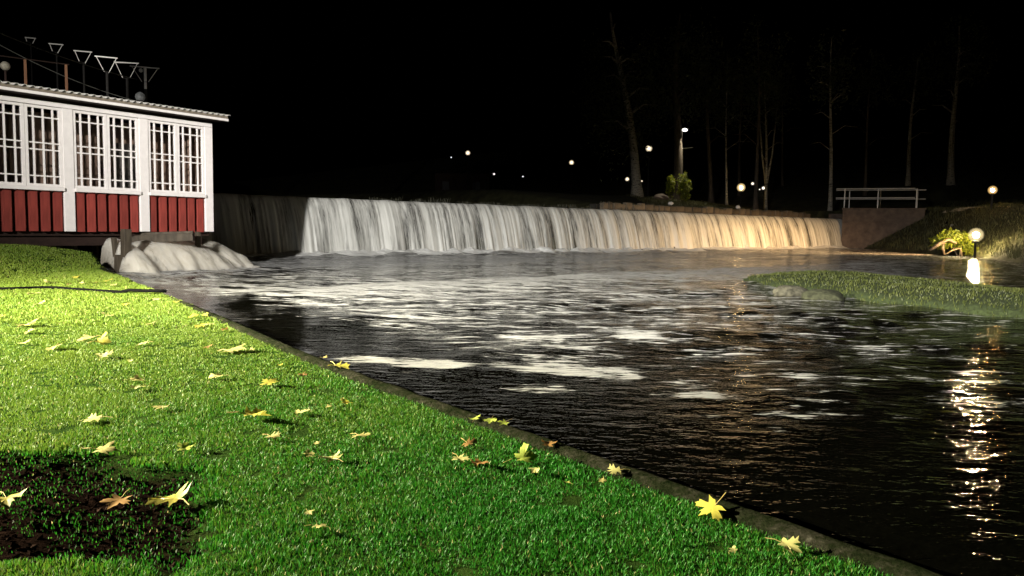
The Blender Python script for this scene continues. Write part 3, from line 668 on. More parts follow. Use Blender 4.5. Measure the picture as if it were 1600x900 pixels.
n = 60000; px = 3 + RNG.random(n) * 11; py = 6 + RNG.random(n) * 14; d, _ = seg_dist(px, py, ISL + [ISL[0]]); k = inside(px, py, ISL) & (d > .05); px, py = px[k], py[k]; cl = fbm(px * 3, py * 3, 3)
tag(blades('islet_grass', px, py, islz(px, py) - .01, .02 + .06 * cl, np.full(len(px), .011), np.clip(cl + .4 * RNG.random(len(px)) - .2, 0, 1), m_grass2, .5), 'short pale green grass covering the low islet in the river', 'grass', kind='stuff')
def boulder(name, c, size, seed, m, lab=None, cat='rock', parent=None):
    bm = bmesh.new(); bmesh.ops.create_icosphere(bm, subdivisions=4, radius=1)
    for v in bm.verts:
        p = v.co; k = .72 + .55 * float(fbm(np.array([p.x * 1.3 + seed + p.z]), np.array([p.y * 1.3 + p.z * .7]), 4)[0]); v.co = Vector((p.x * k * size[0], p.y * k * size[1], p.z * k * size[2]))
    me = bpy.data.meshes.new(name); bm.to_mesh(me); bm.free(); o = put(name, me, m, parent, True); o.location = tuple(map(float, c))
    if lab: tag(o, lab, cat)
    return o
m_rock = mat('mottled_rock', (.055, .052, .038), .85, .75, 9, .9)
g = G(1240, 452, .1); boulder('boulder', (g[0], g[1] + .1, .03), (.32, .26, .13), 3.1, m_rock, 'mottled grey boulder at the edge of the grassy islet')
g = G(1292, 457, .1); boulder('boulder', (g[0], g[1] + .1, .0), (.34, .28, .14), 8.4, mat('dark_mossy_rock', (.03, .032, .018), .9, .7, 10, .9), 'dark mossy rock on the islet beside the mottled boulder')

# ------------------------------------------------------------------ quay of stone blocks behind the crest, reeds
qy = empty('stone_quay', wp(30, 3.2, 0)); tag(qy, 'low stone block quay behind the weir crest below the park', 'quay')
mb = MB(); mb.box(rel(wp((20 + WLEN) / 2, 3.55, 1.85), qy), (WLEN - 20, .5, 1.0), Rw); mb.build('backing', m_weirwall, qy)
s_ = 20.2; k = 0
while s_ < WLEN - .3:
    L = random.uniform(.35, .8); hh = random.uniform(.5, .62); mb = MB(); mb.box((0, 0, 0), (L - .05, .3, hh)); o = mb.build('stone_block', m_stone, qy, bevel=.03)
    o.location = tuple(rel(wp(s_ + L / 2, 3.2 + random.uniform(-.06, .03), CREST + .05 + hh / 2 - .12), qy)); o.rotation_euler = (random.gauss(0, .02), random.gauss(0, .02), math.atan2(WE[1], WE[0]) + random.gauss(0, .03)); s_ += L
n = 1500; s_ = 5 + RNG.random(n) * 24; cl = n1d(s_ * 1.7, 5); k = (cl > .38); s_ = s_[k]; P = WL + WE * s_[:, None] - WD * (1.5 + RNG.random(len(s_))[:, None] * .5)
hgt = (.10 + .22 * n1d(s_ * 3.1, 6)) * np.clip(1.15 - s_ / 60, .5, 1)
tag(blades('reeds', P[:, 0], P[:, 1], np.full(len(s_), CREST - .05), hgt + .06, np.full(len(s_), .022), RNG.random(len(s_)), m_reed, .25), 'dry reeds growing along the top of the weir crest', 'reeds', kind='stuff')
tuss = RNG.random(260) * (WLEN - 22) + 20.5; P = WL + WE * np.repeat(tuss, 6)[:, None] - WD * (3.42 + RNG.random(260 * 6)[:, None] * .3) + RNG.normal(0, .05, (260 * 6, 2))
tag(blades('quay_grass', P[:, 0], P[:, 1], np.full(len(P), CREST + .34), .12 + .16 * RNG.random(len(P)), np.full(len(P), .03), RNG.random(len(P)), m_reed, .6), 'grass tufts hanging over the top of the stone quay', 'grass', kind='stuff')

# ------------------------------------------------------------------ abutment, railings at the right end of the weir
ab = empty('abutment_wall', wp(WLEN + .6, 0, 0)); tag(ab, 'concrete abutment wall with a ledge at the right end of the weir', 'wall')
zt_ab = D(1318, 325, 51.6)[2]
aL = D(1316, 340, 51.4); aR = D(1445, 340, 49.5); ev = (aR - aL)[:2]; Lab = np.linalg.norm(ev); ev /= Lab; Rab = np.array([[ev[0], -ev[1], 0], [ev[1], ev[0], 0], [0, 0, 1]])
mid = (aL + aR) / 2; inn = np.array([-ev[1], ev[0]])
mb = MB(); mb.box(rel((mid[0] + inn[0] * .35, mid[1] + inn[1] * .35, zt_ab / 2 - .4), ab), (Lab, .7, zt_ab + .8 - .14), Rab); mb.build('wall', m_concrete, ab, bevel=.03)
mb = MB(); mb.box(rel((mid[0] + inn[0] * .35, mid[1] + inn[1] * .35, zt_ab - .055), ab), (Lab + .1, .86, .11), Rab); mb.build('coping', m_concrete, ab, bevel=.02)
mb = MB(); mb.box(rel((mid[0] - inn[0] * .03, mid[1] - inn[1] * .03, zt_ab - .95), ab), (Lab * .98, .16, .1), Rab); mb.build('ledge', m_concrete, ab, bevel=.02)
p = wp(WLEN + .35, .6, .9); mb = MB(); mb.box(rel(p, ab), (.6, 2.2, 2.9), Rw); mb.build('pier', m_concrete, ab, bevel=.03)
def railing(off, lab, xs_, xe):
    o = empty('steel_railing', (mid[0] + inn[0] * off, mid[1] + inn[1] * off, zt_ab)); tag(o, lab, 'railing', 'footbridge railings')
    for i, x in enumerate(xs_):
        a = D(x, 325, 51.0); t = ((a - aL)[:2] @ ev); q = aL[:2] + ev * t + inn * off
        mb = MB(); mb.tube([rel((q[0], q[1], zt_ab - .3), o), rel((q[0], q[1], zt_ab + 1.28), o), ], .045, 8); mb.build('post', m_galv, o)
    a = aL[:2] + ev * -.45 + inn * off; e = aL[:2] + ev * (Lab + xe) + inn * off
    for zz in (1.28, .68): mb = MB(); mb.tube([rel((*a, zt_ab + zz), o), rel((*e, zt_ab + zz), o)], .04 if zz > 1 else .034, 8); mb.build('top_rail' if zz > 1 else 'mid_rail', m_galv, o)
railing(.35, 'grey steel railing along the near edge of the footbridge', (1319, 1371, 1429), -.6)
railing(2.3, 'grey steel railing along the far edge of the footbridge', (1327, 1377, 1434), .2)
mb = MB(); mb.box(rel((mid[0] + inn[0] * 1.5, mid[1] + inn[1] * 1.5, zt_ab - .15), ab), (Lab, 1.7, .2), Rab); mb.build('deck', m_concrete, ab)

# ------------------------------------------------------------------ plants
def leafcloud(name, n, center, radii, size, m, parent, seed=0, clump=10, hang=0., hollow=.0):
    r = np.random.default_rng(seed + 101)
    cc = r.normal(size=(max(3, n // clump), 3)); cc /= np.linalg.norm(cc, axis=1)[:, None]; cc *= (hollow + (1 - hollow) * r.random((len(cc), 1)) ** .45)
    P = cc[r.integers(0, len(cc), n)] * np.array(radii) + r.normal(size=(n, 3)) * np.array(radii) * .10; P[:, 2] -= np.abs(r.normal(size=n)) * hang
    P += np.array(center); a = r.normal(size=(n, 3)); a /= np.linalg.norm(a, axis=1)[:, None]; t = r.normal(size=(n, 3)); bq = np.cross(a, t); bq /= np.linalg.norm(bq, axis=1)[:, None]
    sz = size * (.6 + .8 * r.random((n, 1))); V = np.stack([P - a * sz, P + bq * sz * .45, P + a * sz, P - bq * sz * .45], 1).reshape(-1, 3)
    Fq = np.arange(n * 4).reshape(-1, 4); return put(name, npmesh(name, V, Fq, {'tint': np.repeat(r.random(n), 4)}), m, parent)
def tree(px, base_y, top_px, top_y, dep, rad, m, lab, crown=None, nm='park_tree', fork=None, seed=0, limbs=8):
    bp = D(px, base_y, dep); g = gz(bp[0], bp[1]); o = empty(nm, (bp[0], bp[1], g - .1)); tag(o, lab, 'tree', 'trees in the park behind the weir')
    tp_ = D(top_px, top_y, dep); r = np.random.default_rng(seed); Hh = tp_[2] - g
    pts = []; rads = []; n_ = 12
    for k in range(n_):
        t = k / (n_ - 1); p = np.array([0, 0, 0.]) + (rel(tp_, o)) * t; p[0] += rad * 1.3 * math.sin(t * 4 + seed) * t; pts.append(p); rads.append(rad * (1 - .8 * t) * (1.35 if k == 0 else 1))
    mb = MB(); mb.tube(pts, rads, 9)
    if fork:
        for f_ in fork: mb.tube([pts[2], pts[2] + np.array([f_ * .5, 0, Hh * .25]), pts[2] + np.array([f_, .2, Hh * .7])], [rad * .7, rad * .5, rad * .15], 7)
    for k in range(limbs):
        t = .45 + .5 * k / limbs; i_ = t * (n_ - 1); p = pts[int(i_)]; a = r.random() * 6.3; L = Hh * .22 * (1.2 - t)
        mb.tube([p, p + np.array([math.cos(a) * L * .5, math.sin(a) * L * .5, L * .35]), p + np.array([math.cos(a) * L, math.sin(a) * L, L * .3])], [rad * .28, rad * .16, rad * .04], 6)
    mb.build('trunk', m, o, True)
    if crown:
        cz, rx, rz, n_l, sz, hang = crown; c = pts[-1] * cz
        leafcloud('crown', n_l, c, (rx, rx, rz), sz, m_leaftree, o, seed, 14, hang)
    return o
tree(996, 313, 964, 20, 60, .42, m_birch, 'tall leaning birch with drooping foliage behind the weir', (.62, 3.6, 4.6, 5200, .11, 1.6), 'birch_tree', seed=1, limbs=14)
tree(1058, 309, 1066, 20, 60, .42, m_bark, 'thick dark trunk beside the lit yellow green bush', (.72, 3.8, 4, 4200, .12, .5), seed=2)
tree(1112, 309, 1104, 60, 66, .22, m_bark, 'dark trunk right of the lit bush', (.75, 2.6, 3.5, 2200, .12, .8), seed=3)
tree(1136, 309, 1134, 80, 64, .11, m_birch, 'thin pale trunk just left of the glowing path lamp', (.78, 1.8, 3, 1400, .12, .8), seed=4)
tree(1155, 305, 1156, 90, 72, .16, m_bark, 'slim trunk standing behind the glowing path lamp', (.8, 2, 3, 1200, .12, .3), seed=5)
tree(1181, 315, 1186, 40, 58, .17, m_bark, 'dark bare trunk just right of the glowing path lamp', (.8, 2.6, 3.2, 1800, .12, .3), seed=6)
tree(1197, 306, 1198, 120, 64, .15, m_birch, 'forked pale trunk spreading in a V right of the lamp', (.85, 2.2, 2.6, 1400, .12, .3), seed=7, fork=(-.9, .8))
tree(1298, 306, 1302, 60, 57, .16, m_birch, 'slim white birch trunk left of the footbridge railing', (.85, 1.8, 2.8, 1200, .12, .6), 'birch_tree', seed=8)
tree(1352, 292, 1362, 90, 66, .14, m_bark, 'faint slim trunk rising above the footbridge railing', (.85, 2, 2.6, 1200, .12, .3), seed=9)
tree(1420, 264, 1430, 90, 68, .2, m_birch, 'pale trunk on the dark hillside right of the railing', (.85, 2.2, 2.8, 1200, .12, .3), seed=10)
tree(1488, 248, 1494, 40, 66, .3, m_birch, 'broad pale trunk on the hillside farthest right', (.8, 2.8, 3.4, 1800, .12, .3), seed=11)
tree(1222, 306, 1220, 110, 75, .12, m_bark, 'dim thin trunk between the forked trunk and the white birch', (.85, 2, 2.6, 1000, .12, .3), seed=12)
# yellow-green bush round the thick trunk, two clumps
bp = D(1066, 309, 58.2); bz = gz(bp[0], bp[1]); o = empty('lit_shrub', (bp[0], bp[1], bz)); tag(o, 'yellow green shrub lit up beside the thick trunk', 'shrub')
leafcloud('foliage', 1500, (.1, 0, 1.25), (.55, .6, 1.15), .085, m_leafbush, o, 21, 12); mb = MB(); mb.tube([(0, 0, -.1), (.1, 0, 1.6)], [.05, .02], 6); mb.tube([(0, 0, 0), (.5, .1, .9)], [.03, .01], 6); mb.build('stem', m_bark, o)
bp = D(1047, 309, 59.0); bz = gz(bp[0], bp[1]); o = empty('lit_shrub', (bp[0], bp[1], bz)); tag(o, 'dimmer olive shrub left of the thick trunk', 'shrub')
leafcloud('foliage', 700, (0, 0, 1.1), (.38, .4, .9), .08, m_leafbush, o, 22, 12); mb = MB(); mb.tube([(0, 0, -.1), (0, 0, 1.3)], [.04, .02], 6); mb.build('stem', m_bark, o)
bp = D(1033, 309, 58.5); bz = gz(bp[0], bp[1]); boulder('boulder', (bp[0], bp[1], bz + .15), (.6, .4, .35), 5.5, m_concrete, 'low pale block at the foot of the slim pole')
# bush by the waterside floodlight, with driftwood
g = D(1492, 400, 36.3); g = np.array([g[0], g[1], 0]); bz = max(.0, gz(g[0], g[1])); o = empty('waterside_bush', (g[0], g[1], bz)); tag(o, 'bright yellow bush leaning over the water by the floodlight', 'bush')
sc_ = g[1] / 1200
for k, (ox, oz, rx, rz, nl) in enumerate([(-22, 22, 17, 10, 1100), (-8, 30, 18, 11, 1100), (8, 26, 17, 11, 1000), (18, 16, 13, 9, 800), (26, 8, 10, 7, 600)]):
    leafcloud('foliage', nl, (ox * sc_, .1 * (k % 2), oz * sc_), (rx * sc_, .35, rz * sc_), .085, m_leafbush, o, 30 + k, 10)
mb = MB(); mb.tube([(.2, 0, -.1), (-.1, 0, .4), (-.5, 0, .6)], [.04, .03, .015], 6); mb.tube([(.2, 0, -.1), (.3, 0, .6)], [.04, .015], 6); mb.build('stem', m_bark, o)
m_drift = mat('pale_driftwood', (.15, .10, .06), .8, .35, 10, .4)
o = empty('driftwood', (g[0], g[1] - .3, 0)); tag(o, 'pale driftwood branches poking out below the yellow bush', 'driftwood')
for nme, pp, rd in [('log', [(1453, 391), (1466, 382), (1482, 374), (1494, 380)], [.05, .10, .08, .06]), ('branch', [(1476, 398), (1473, 388), (1476, 378)], [.05, .07, .03]), ('branch', [(1478, 397), (1490, 390), (1500, 388), (1503, 400)], [.03, .05, .05, .03])]:
    mb = MB(); mb.tube([rel(D(*q, g[1] - .3), o) for q in pp], rd, 8); mb.build(nme, m_drift, o, True)

# ------------------------------------------------------------------ lamps
def beam_shield(loc, o, azs, el_of, up, name, dist=.55, inner=.10, rise=.6):  # builds an added, unseen shield that cuts a lamp's beam
    L0 = rel(loc, o); azs = np.radians(azs); n_ = len(azs); mb = MB()
    lo = [L0 + dist * np.array([math.sin(a), math.cos(a), math.tan(math.radians(el_of(math.degrees(a))))]) for a in azs]
    hi = [L0 + inner * np.array([math.sin(a), math.cos(a), 0]) + np.array([0, 0, rise * up]) for a in azs]
    mb.add(lo + hi, [(k, k + 1, n_ + k + 1, n_ + k) for k in range(n_ - 1)]); mb.build(name, m_black, o)
WARM = (1, .72, .34); SOFT = (1, .86, .62)
def halo_mat(color):  # weak see-through glow that stands in for a lamp's halo
    b = NB('lamp_halo'); e = b.n('Emission'); e.inputs[0].default_value = (*color, 1); e.inputs[1].default_value = 2.2; tp = b.n('BsdfTransparent'); mx = b.n('MixShader'); mx.inputs[0].default_value = .07
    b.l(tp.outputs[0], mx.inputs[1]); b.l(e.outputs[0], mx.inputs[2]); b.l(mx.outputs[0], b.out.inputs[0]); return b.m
def post_lamp(nm, px, py, dep, lab, base_z=None, rg=.16, strength=10, color=SOFT, group=None, hooded=False, pr=.045):
    p = D(px, py, dep); g = gz(p[0], p[1]) if base_z is None else base_z; g = min(g, p[2] - .4)
    o = empty(nm, (p[0], p[1], g)); tag(o, lab, 'lamp', group); h_ = p[2] - g
    mb = MB(); mb.tube([(0, 0, -.15), (0, 0, h_ - rg * .9)], [pr * 1.3, pr], 8); mb.build('pole', m_pole, o)
    mb = MB(); mb.lathe((0, 0, h_), [(rg * math.sin(a), -rg * math.cos(a)) for a in np.linspace(.12, pi - .12, 9)], 14); g_ = mb.build('globe', halo_mat(color), o, True)  # outermost shell of the painted halo
    for kk in (.9, .8, .7, .6, .52, .45):  # nested glowing shells added as a halo round the bulb
        mb = MB(); mb.lathe((0, 0, h_), [(rg * kk * math.sin(a), -rg * kk * math.cos(a)) for a in np.linspace(.12, pi - .12, 9)], 14); mb.build('halo_shell', halo_mat(color), g_, True)
    mb = MB(); mb.lathe((0, 0, h_), [(rg * .38 * math.sin(a), -rg * .38 * math.cos(a)) for a in np.linspace(.12, pi - .12, 9)], 14); mb.build('bulb', emit(nm + '_glow', color, strength), g_, True)
    mb = MB(); mb.lathe((0, 0, h_ - rg * 1.05), [(rg * .5, -.02), (rg * .45, .04), (rg * .3, .08)], 12); mb.build('collar', m_black, o)
    return o, p
def point(p, power, color, r=.1, nm='lamp_light'):
    l = bpy.data.lights.new(nm, 'POINT'); l.energy = power; l.color = color; l.shadow_soft_size = r; o = bpy.data.objects.new(nm, l); col.objects.link(o); o.location = tuple(map(float, p)); return o
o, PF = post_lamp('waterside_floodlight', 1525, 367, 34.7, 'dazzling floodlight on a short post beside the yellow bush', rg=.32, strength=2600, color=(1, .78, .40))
PS = np.array([PF[0] + .5, 37.9, 1.55])
spot('right_flood_beam', PS, tuple(wp(30, 0, .7)), 9500, 140, 1, (1, .60, .26), .012)  # floodlight's beam, added apart from its lamp so the bush does not block it
g = gz(PS[0] + .1, PS[1] - .1); o = empty('added_weir_light', (PS[0] + .1, PS[1] - .1, g)); tag(o, 'added unseen light source on the bank behind the yellow bush', 'spotlight')
mb = MB(); mb.tube([(0, 0, -.1), (0, 0, PS[2] - g - .1)], .025, 8); mb.build('stake', m_black, o)  # fixture added to carry the beam, hidden behind the bush
mb = MB(); mb.lathe((.03, -.03, PS[2] - g - .06), [(.05, -.06), (.09, -.02), (.09, .03), (.04, .05)], 10); mb.build('housing', m_black, o)
_mb = m_black; m_black = mat('shield_black', (0, 0, 0), 1, 0, 5, 0, spec=0); beam_shield(PS, o, np.linspace(-110, 30, 40), lambda a: 1.5, 1, 'hood', .14, .03, .12); m_black = _mb  # added shield keeps the beam off the trees; pure black so it stays dark
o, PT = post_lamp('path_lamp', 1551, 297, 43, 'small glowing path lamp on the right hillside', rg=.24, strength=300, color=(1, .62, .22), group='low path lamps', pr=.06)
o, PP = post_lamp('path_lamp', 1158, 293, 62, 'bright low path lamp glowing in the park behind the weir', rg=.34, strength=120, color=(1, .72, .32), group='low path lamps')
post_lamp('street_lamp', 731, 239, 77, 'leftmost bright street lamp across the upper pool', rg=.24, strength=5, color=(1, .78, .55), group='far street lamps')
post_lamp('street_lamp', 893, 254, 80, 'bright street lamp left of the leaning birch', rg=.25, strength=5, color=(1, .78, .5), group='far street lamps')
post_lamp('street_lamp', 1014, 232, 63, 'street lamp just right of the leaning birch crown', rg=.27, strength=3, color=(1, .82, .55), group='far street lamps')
p = D(1070, 203, 60.0); g = gz(p[0], p[1]); o = empty('street_lamp', (p[0] - .2, p[1], g)); tag(o, 'tall white street lamp beside the thick dark trunk', 'lamp', 'far street lamps')
mb = MB(); mb.tube([(0, 0, -.1), (0, 0, p[2] - g - .15), (.1, 0, p[2] - g)], .05, 8); mb.build('pole', m_mast, o)
mb = MB(); mb.lathe((.2, 0, p[2] - g), [(.03, -.12), (.18, -.08), (.22, 0), (.16, .09), (.03, .13)], 12); mb.build('lamp_head', emit('white_lamp', (1, .97, .9), 3), o, True)
mb = MB(); mb.tube([(.3, 0, p[2] - g - 1.4), (.9, .1, p[2] - g - 1.32)], .025, 6); mb.tube([(0, 0, p[2] - g - 1.42), (.4, 0, p[2] - g - 1.4)], .03, 6); mb.build('bracket', m_mast, o)
spot('street_lamp_light', p + np.array([.0, -.3, -.2]), tuple(D(1066, 300, 58.2)), 2600, 60, .8, (1, .92, .7), .15)
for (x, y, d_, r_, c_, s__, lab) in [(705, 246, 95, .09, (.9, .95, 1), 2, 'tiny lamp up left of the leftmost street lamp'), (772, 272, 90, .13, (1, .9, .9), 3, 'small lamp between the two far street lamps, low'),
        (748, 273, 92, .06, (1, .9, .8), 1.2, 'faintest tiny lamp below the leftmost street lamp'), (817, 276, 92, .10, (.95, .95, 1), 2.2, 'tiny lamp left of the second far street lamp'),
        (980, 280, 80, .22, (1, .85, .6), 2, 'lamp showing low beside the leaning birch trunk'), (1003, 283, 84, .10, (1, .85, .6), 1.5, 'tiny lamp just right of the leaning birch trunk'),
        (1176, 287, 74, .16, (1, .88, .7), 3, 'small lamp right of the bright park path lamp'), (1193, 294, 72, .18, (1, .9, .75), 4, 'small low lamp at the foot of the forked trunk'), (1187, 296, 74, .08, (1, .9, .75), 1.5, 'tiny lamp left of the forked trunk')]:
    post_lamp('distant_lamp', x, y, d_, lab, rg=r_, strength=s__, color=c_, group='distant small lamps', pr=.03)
# far cottage, almost dark
p = D(722, 287, 86); g = gz(p[0], p[1]); o = empty('far_cottage', (p[0], p[1], g)); tag(o, 'dim cottage with a pale porch edge far across the pool', 'house')
mb = MB(); mb.box((0, 2, 1.5), (6, 4, 3)); mb.build('wall', m_dark, o); mb = MB(); mb.add([(-3.3, -.3, 2.95), (3.3, -.3, 2.95), (3.3, 4.3, 2.95), (-3.3, 4.3, 2.95), (-3.3, 2, 4.6), (3.3, 2, 4.6)], [(0, 1, 5, 4), (2, 3, 4, 5), (1, 2, 5), (0, 4, 3), (0, 3, 2, 1)]); mb.build('roof', m_black, o)
mb = MB(); mb.box((-.3, -.6, .9), (1.1, .1, .12)); mb.box((-.85, -.6, .45), (.1, .1, .9)); mb.box((.2, -.6, .45), (.1, .1, .9)); mb.build('porch', m_white, o)
for xw in (-1.8, 1.6):
    mb = MB(); mb.box((xw, -.03, 1.6), (.9, .06, 1.1)); f_ = mb.build('window', m_dark, o); mb = MB(); mb.box((xw, -.065, 1.6), (.75, .02, .95)); mb.build('pane', m_black, f_)
# small pale stones on the park slope
for (x, y, lab) in [(1048, 318, 'small pale stone on the park slope below the lit bush'), (1153, 323.5, 'small white stone on the quay below the path lamp')]:
    d_ = 46.5 if x < 1100 else 50; p = D(x, y, d_); boulder('marker_stone', (p[0], p[1], p[2]), (.16, .12, .12), x * .1, m_white, lab)
# gravel path on the right terrace
mb = MB(); pth = [D(x, y, d_) for (x, y, d_) in [(1490, 318, 47), (1540, 318, 45), (1600, 322, 42), (1700, 326, 40)]]
for k, (a, bq) in enumerate(zip(pth[:-1], pth[1:])):
    pass
n = 900; tt = RNG.random(n); seg = np.array(pth); px = np.interp(tt, np.linspace(0, 1, 4), seg[:, 0]); py = np.interp(tt, np.linspace(0, 1, 4), seg[:, 1]) + RNG.normal(0, .5, n); ms = MB(); zz = land(px, py)
for x, y, z in zip(px, py, zz):
    r = .05 + .07 * random.random(); ms.add([(x + r * math.cos(q), y + r * math.sin(q), z) for q in (0, 1.2, 2.4, 3.6, 4.9)] + [(x, y, z + r * .8)], [(q, (q + 1) % 5, 5) for q in range(5)])
tag(ms.build('path_gravel', mat('path_stones', (.3, .25, .18), .9, .4, 20), None, False), 'gravel and stones along the path by the right hillside lamp', 'gravel', kind='stuff')

# floodlights left of the frame (the source of the light on lawn, house and weir)
for loc, tgt, lab in [(FLOOD_A, (10.2, 34, .6), 'floodlight on a tall post aimed at the weir'), (FLOOD_B, (-1.6, 5.2, 0), 'floodlight on a stake aimed along the lawn'), (FLOOD_C, (-22, 38, 9.5), 'floodlight on a stake aimed over the roof at the masts')]:
    v = np.array(tgt) - np.array(loc); v = v / np.linalg.norm(v); g = float(lawn_z(np.array([loc[0]]), np.array([loc[1]]))[0]); h0 = np.array(loc) - v * .22
    o = empty('garden_floodlight', (h0[0], h0[1], g)); tag(o, lab, 'floodlight', 'garden floodlights')
    mb = MB(); mb.tube([(0, 0, -.1), (0, 0, h0[2] - g - .12)], .03, 8); mb.build('stake', m_black, o)
    y_ = np.cross([0, 0, 1.], v); y_ /= np.linalg.norm(y_); R = np.c_[v, y_, np.cross(v, y_)]
    mb = MB(); mb.box((0, 0, h0[2] - g), (.1, .34, .26), R); mb.build('housing', m_black, o)
    if loc is FLOOD_A:     # added unseen shields keep the beam off the tree tops and the near lawn
        beam_shield(loc, o, np.linspace(-30, 75, 40), lambda a: -3.6, 1, 'hood', 1.8, .4, 1.5)
        beam_shield(loc, o, np.linspace(-40, 85, 40), lambda a: -21.5 - 5.5 * float(sstep((a - 6) / 10)), -1, 'lower_shield', 1.4, .4, 1.5)
    if loc is FLOOD_B: beam_shield(loc, o, np.linspace(-60, 150, 60), lambda a: -14 + 6.6 * float(sstep((a - 12) / 13)), 1, 'hood')  # unseen shield added to keep this beam off the house

# ------------------------------------------------------------------ fallen leaves
def leaf_mat(name, c1, c2):
    b = NB(name); oi = b.n('ObjectInfo'); n_ = b.noise(b.coords(), 14, 5, .7)
    f_ = b.math('ADD', b.math('MULTIPLY', n_, .8), b.math('MULTIPLY', oi.outputs['Random'], .35))
    c = b.ramp(f_, [(.3, c2), (.52, c1), (.9, tuple(min(1, x * 1.25) for x in c1))]); b.l(c, b.b.inputs['Base Color']); b.b.inputs['Roughness'].default_value = .5
    tr = b.n('BsdfTranslucent'); b.l(c, tr.inputs[0]); mx = b.n('MixShader'); mx.inputs[0].default_value = .3; b.l(b.b.outputs[0], mx.inputs[1]); b.l(tr.outputs[0], mx.inputs[2]); b.l(mx.outputs[0], b.out.inputs[0]); return b.m
LM = {'p': leaf_mat('pale_leaf', (.40, .37, .14), (.22, .17, .05)), 'y': leaf_mat('yellow_leaf', (.36, .32, .05), (.17, .14, .02)), 'g': leaf_mat('green_yellow_leaf', (.30, .36, .06), (.16, .2, .03)), 'b': leaf_mat('brown_leaf', (.20, .11, .035), (.07, .035, .012))}
m_stem = mat('leaf_stem', (.34, .26, .10), .6, .2, 10, 0)
half = [(0, .50), (.05, .40), (.10, .30), (.17, .33), (.15, .24), (.13, .14), (.24, .22), (.36, .30), (.38, .22), (.48, .20), (.40, .12), (.44, .05), (.30, .0), (.18, -.04), (.26, -.12), (.34, -.20), (.22, -.20), (.14, -.22), (.06, -.18), (0, -.13)]
outline = half + [(-x, y) for x, y in reversed(half[1:-1])]
def leaf_mesh(seed, curl):
    r = random.Random(seed); bm = bmesh.new(); vs_ = [bm.verts.new((x * r.uniform(.9, 1.1), y * r.uniform(.93, 1.07), 0)) for x, y in outline]
    rings = [vs_]
    for k in (.66, .33):
        rings.append([bm.verts.new((v.co.x * k, v.co.y * k, 0)) for v in vs_])
    c = bm.verts.new((0, 0, 0)); n_ = len(vs_)
    for a, b_ in zip(rings[:-1], rings[1:]):
        for i in range(n_): bm.faces.new((a[i], a[(i + 1) % n_], b_[(i + 1) % n_], b_[i]))
    for i in range(n_): bm.faces.new((rings[-1][i], rings[-1][(i + 1) % n_], c))
    ph = r.uniform(0, 6.3); fold = r.uniform(.2, 1) * curl; asym = r.uniform(-.6, .6)
    for v in bm.verts:
        x, y = v.co.x, v.co.y; q = math.hypot(x, y); an = math.atan2(y, x)
        v.co.z = fold * (abs(x) * .55 + asym * x * .6) + curl * q * q * 1.1 * math.sin(2 * an + ph) + .05 * math.sin(9 * x + ph) * q * 2 - curl * .5 * max(0, y) ** 2
    me = bpy.data.meshes.new('leaf'); bm.to_mesh(me); bm.free(); me.polygons.foreach_set('use_smooth', np.ones(len(me.polygons), bool)); return me
leaf_bank = [leaf_mesh(k, .22 + .07 * (k % 6)) for k in range(12)]
stem_bank = []
for k in range(4):
    q = MB(); q.tube([(0, -.1, .0), (.03 * (k - 1.5), -.35, .06), (.10 * (k - 1.5), -.62, .03)], [.014, .011, .013], 5); stem_bank.append(q.mesh('stem'))
for s_ in stem_bank: s_.materials.append(m_stem)
bank_m = {}
def fallen(px, py, wpx, style, lab, group=None, tilt=.25, rz=None, stem=True, seed=None):
    g = G(px, py, .14)
    for _ in range(6): g = G(px, py, float(lawn_z(np.array([g[0]]), np.array([g[1]]))[0]) + .035)
    d2, _ = seg_dist(np.array([g[0]]), np.array([g[1]]), KX)
    if d2[0] < .14: g = G(px, py, .145)
    if d2[0] < .14 and not inside(np.array([g[0]]), np.array([g[1]]), LAWN_POLY)[0]: g = g - np.array([.06, .05, 0])
    dist = np.linalg.norm(g - CAM); size = wpx * dist / FPX * 1.28
    r = random.Random(seed if seed is not None else int(px * 7 + py)); k = r.randrange(12)
    if (k, style) not in bank_m:
        m2 = leaf_bank[k].copy(); m2.materials.append(LM[style]); bank_m[(k, style)] = m2
    o = put('fallen_leaf', bank_m[(k, style)], None); o.location = tuple(map(float, g)); o.scale = (size * r.uniform(.72, 1.05), size * r.uniform(.85, 1.1), size * r.uniform(.7, 1.3))
    nv = Vector((-.10 + r.gauss(0, .13), -.16 + r.gauss(0, .13), 1)).normalized(); yaw = r.random() * 6.3 if rz is None else rz
    o.rotation_euler = (Vector((0, 0, 1)).rotation_difference(nv).to_matrix() @ Matrix.Rotation(yaw, 3, 'Z')).to_euler(); o.location.z += .01 * size - .012
    tag(o, lab, 'leaf', group)
    if stem and wpx > 15: put('stem', stem_bank[r.randrange(4)], None, o)
    return o
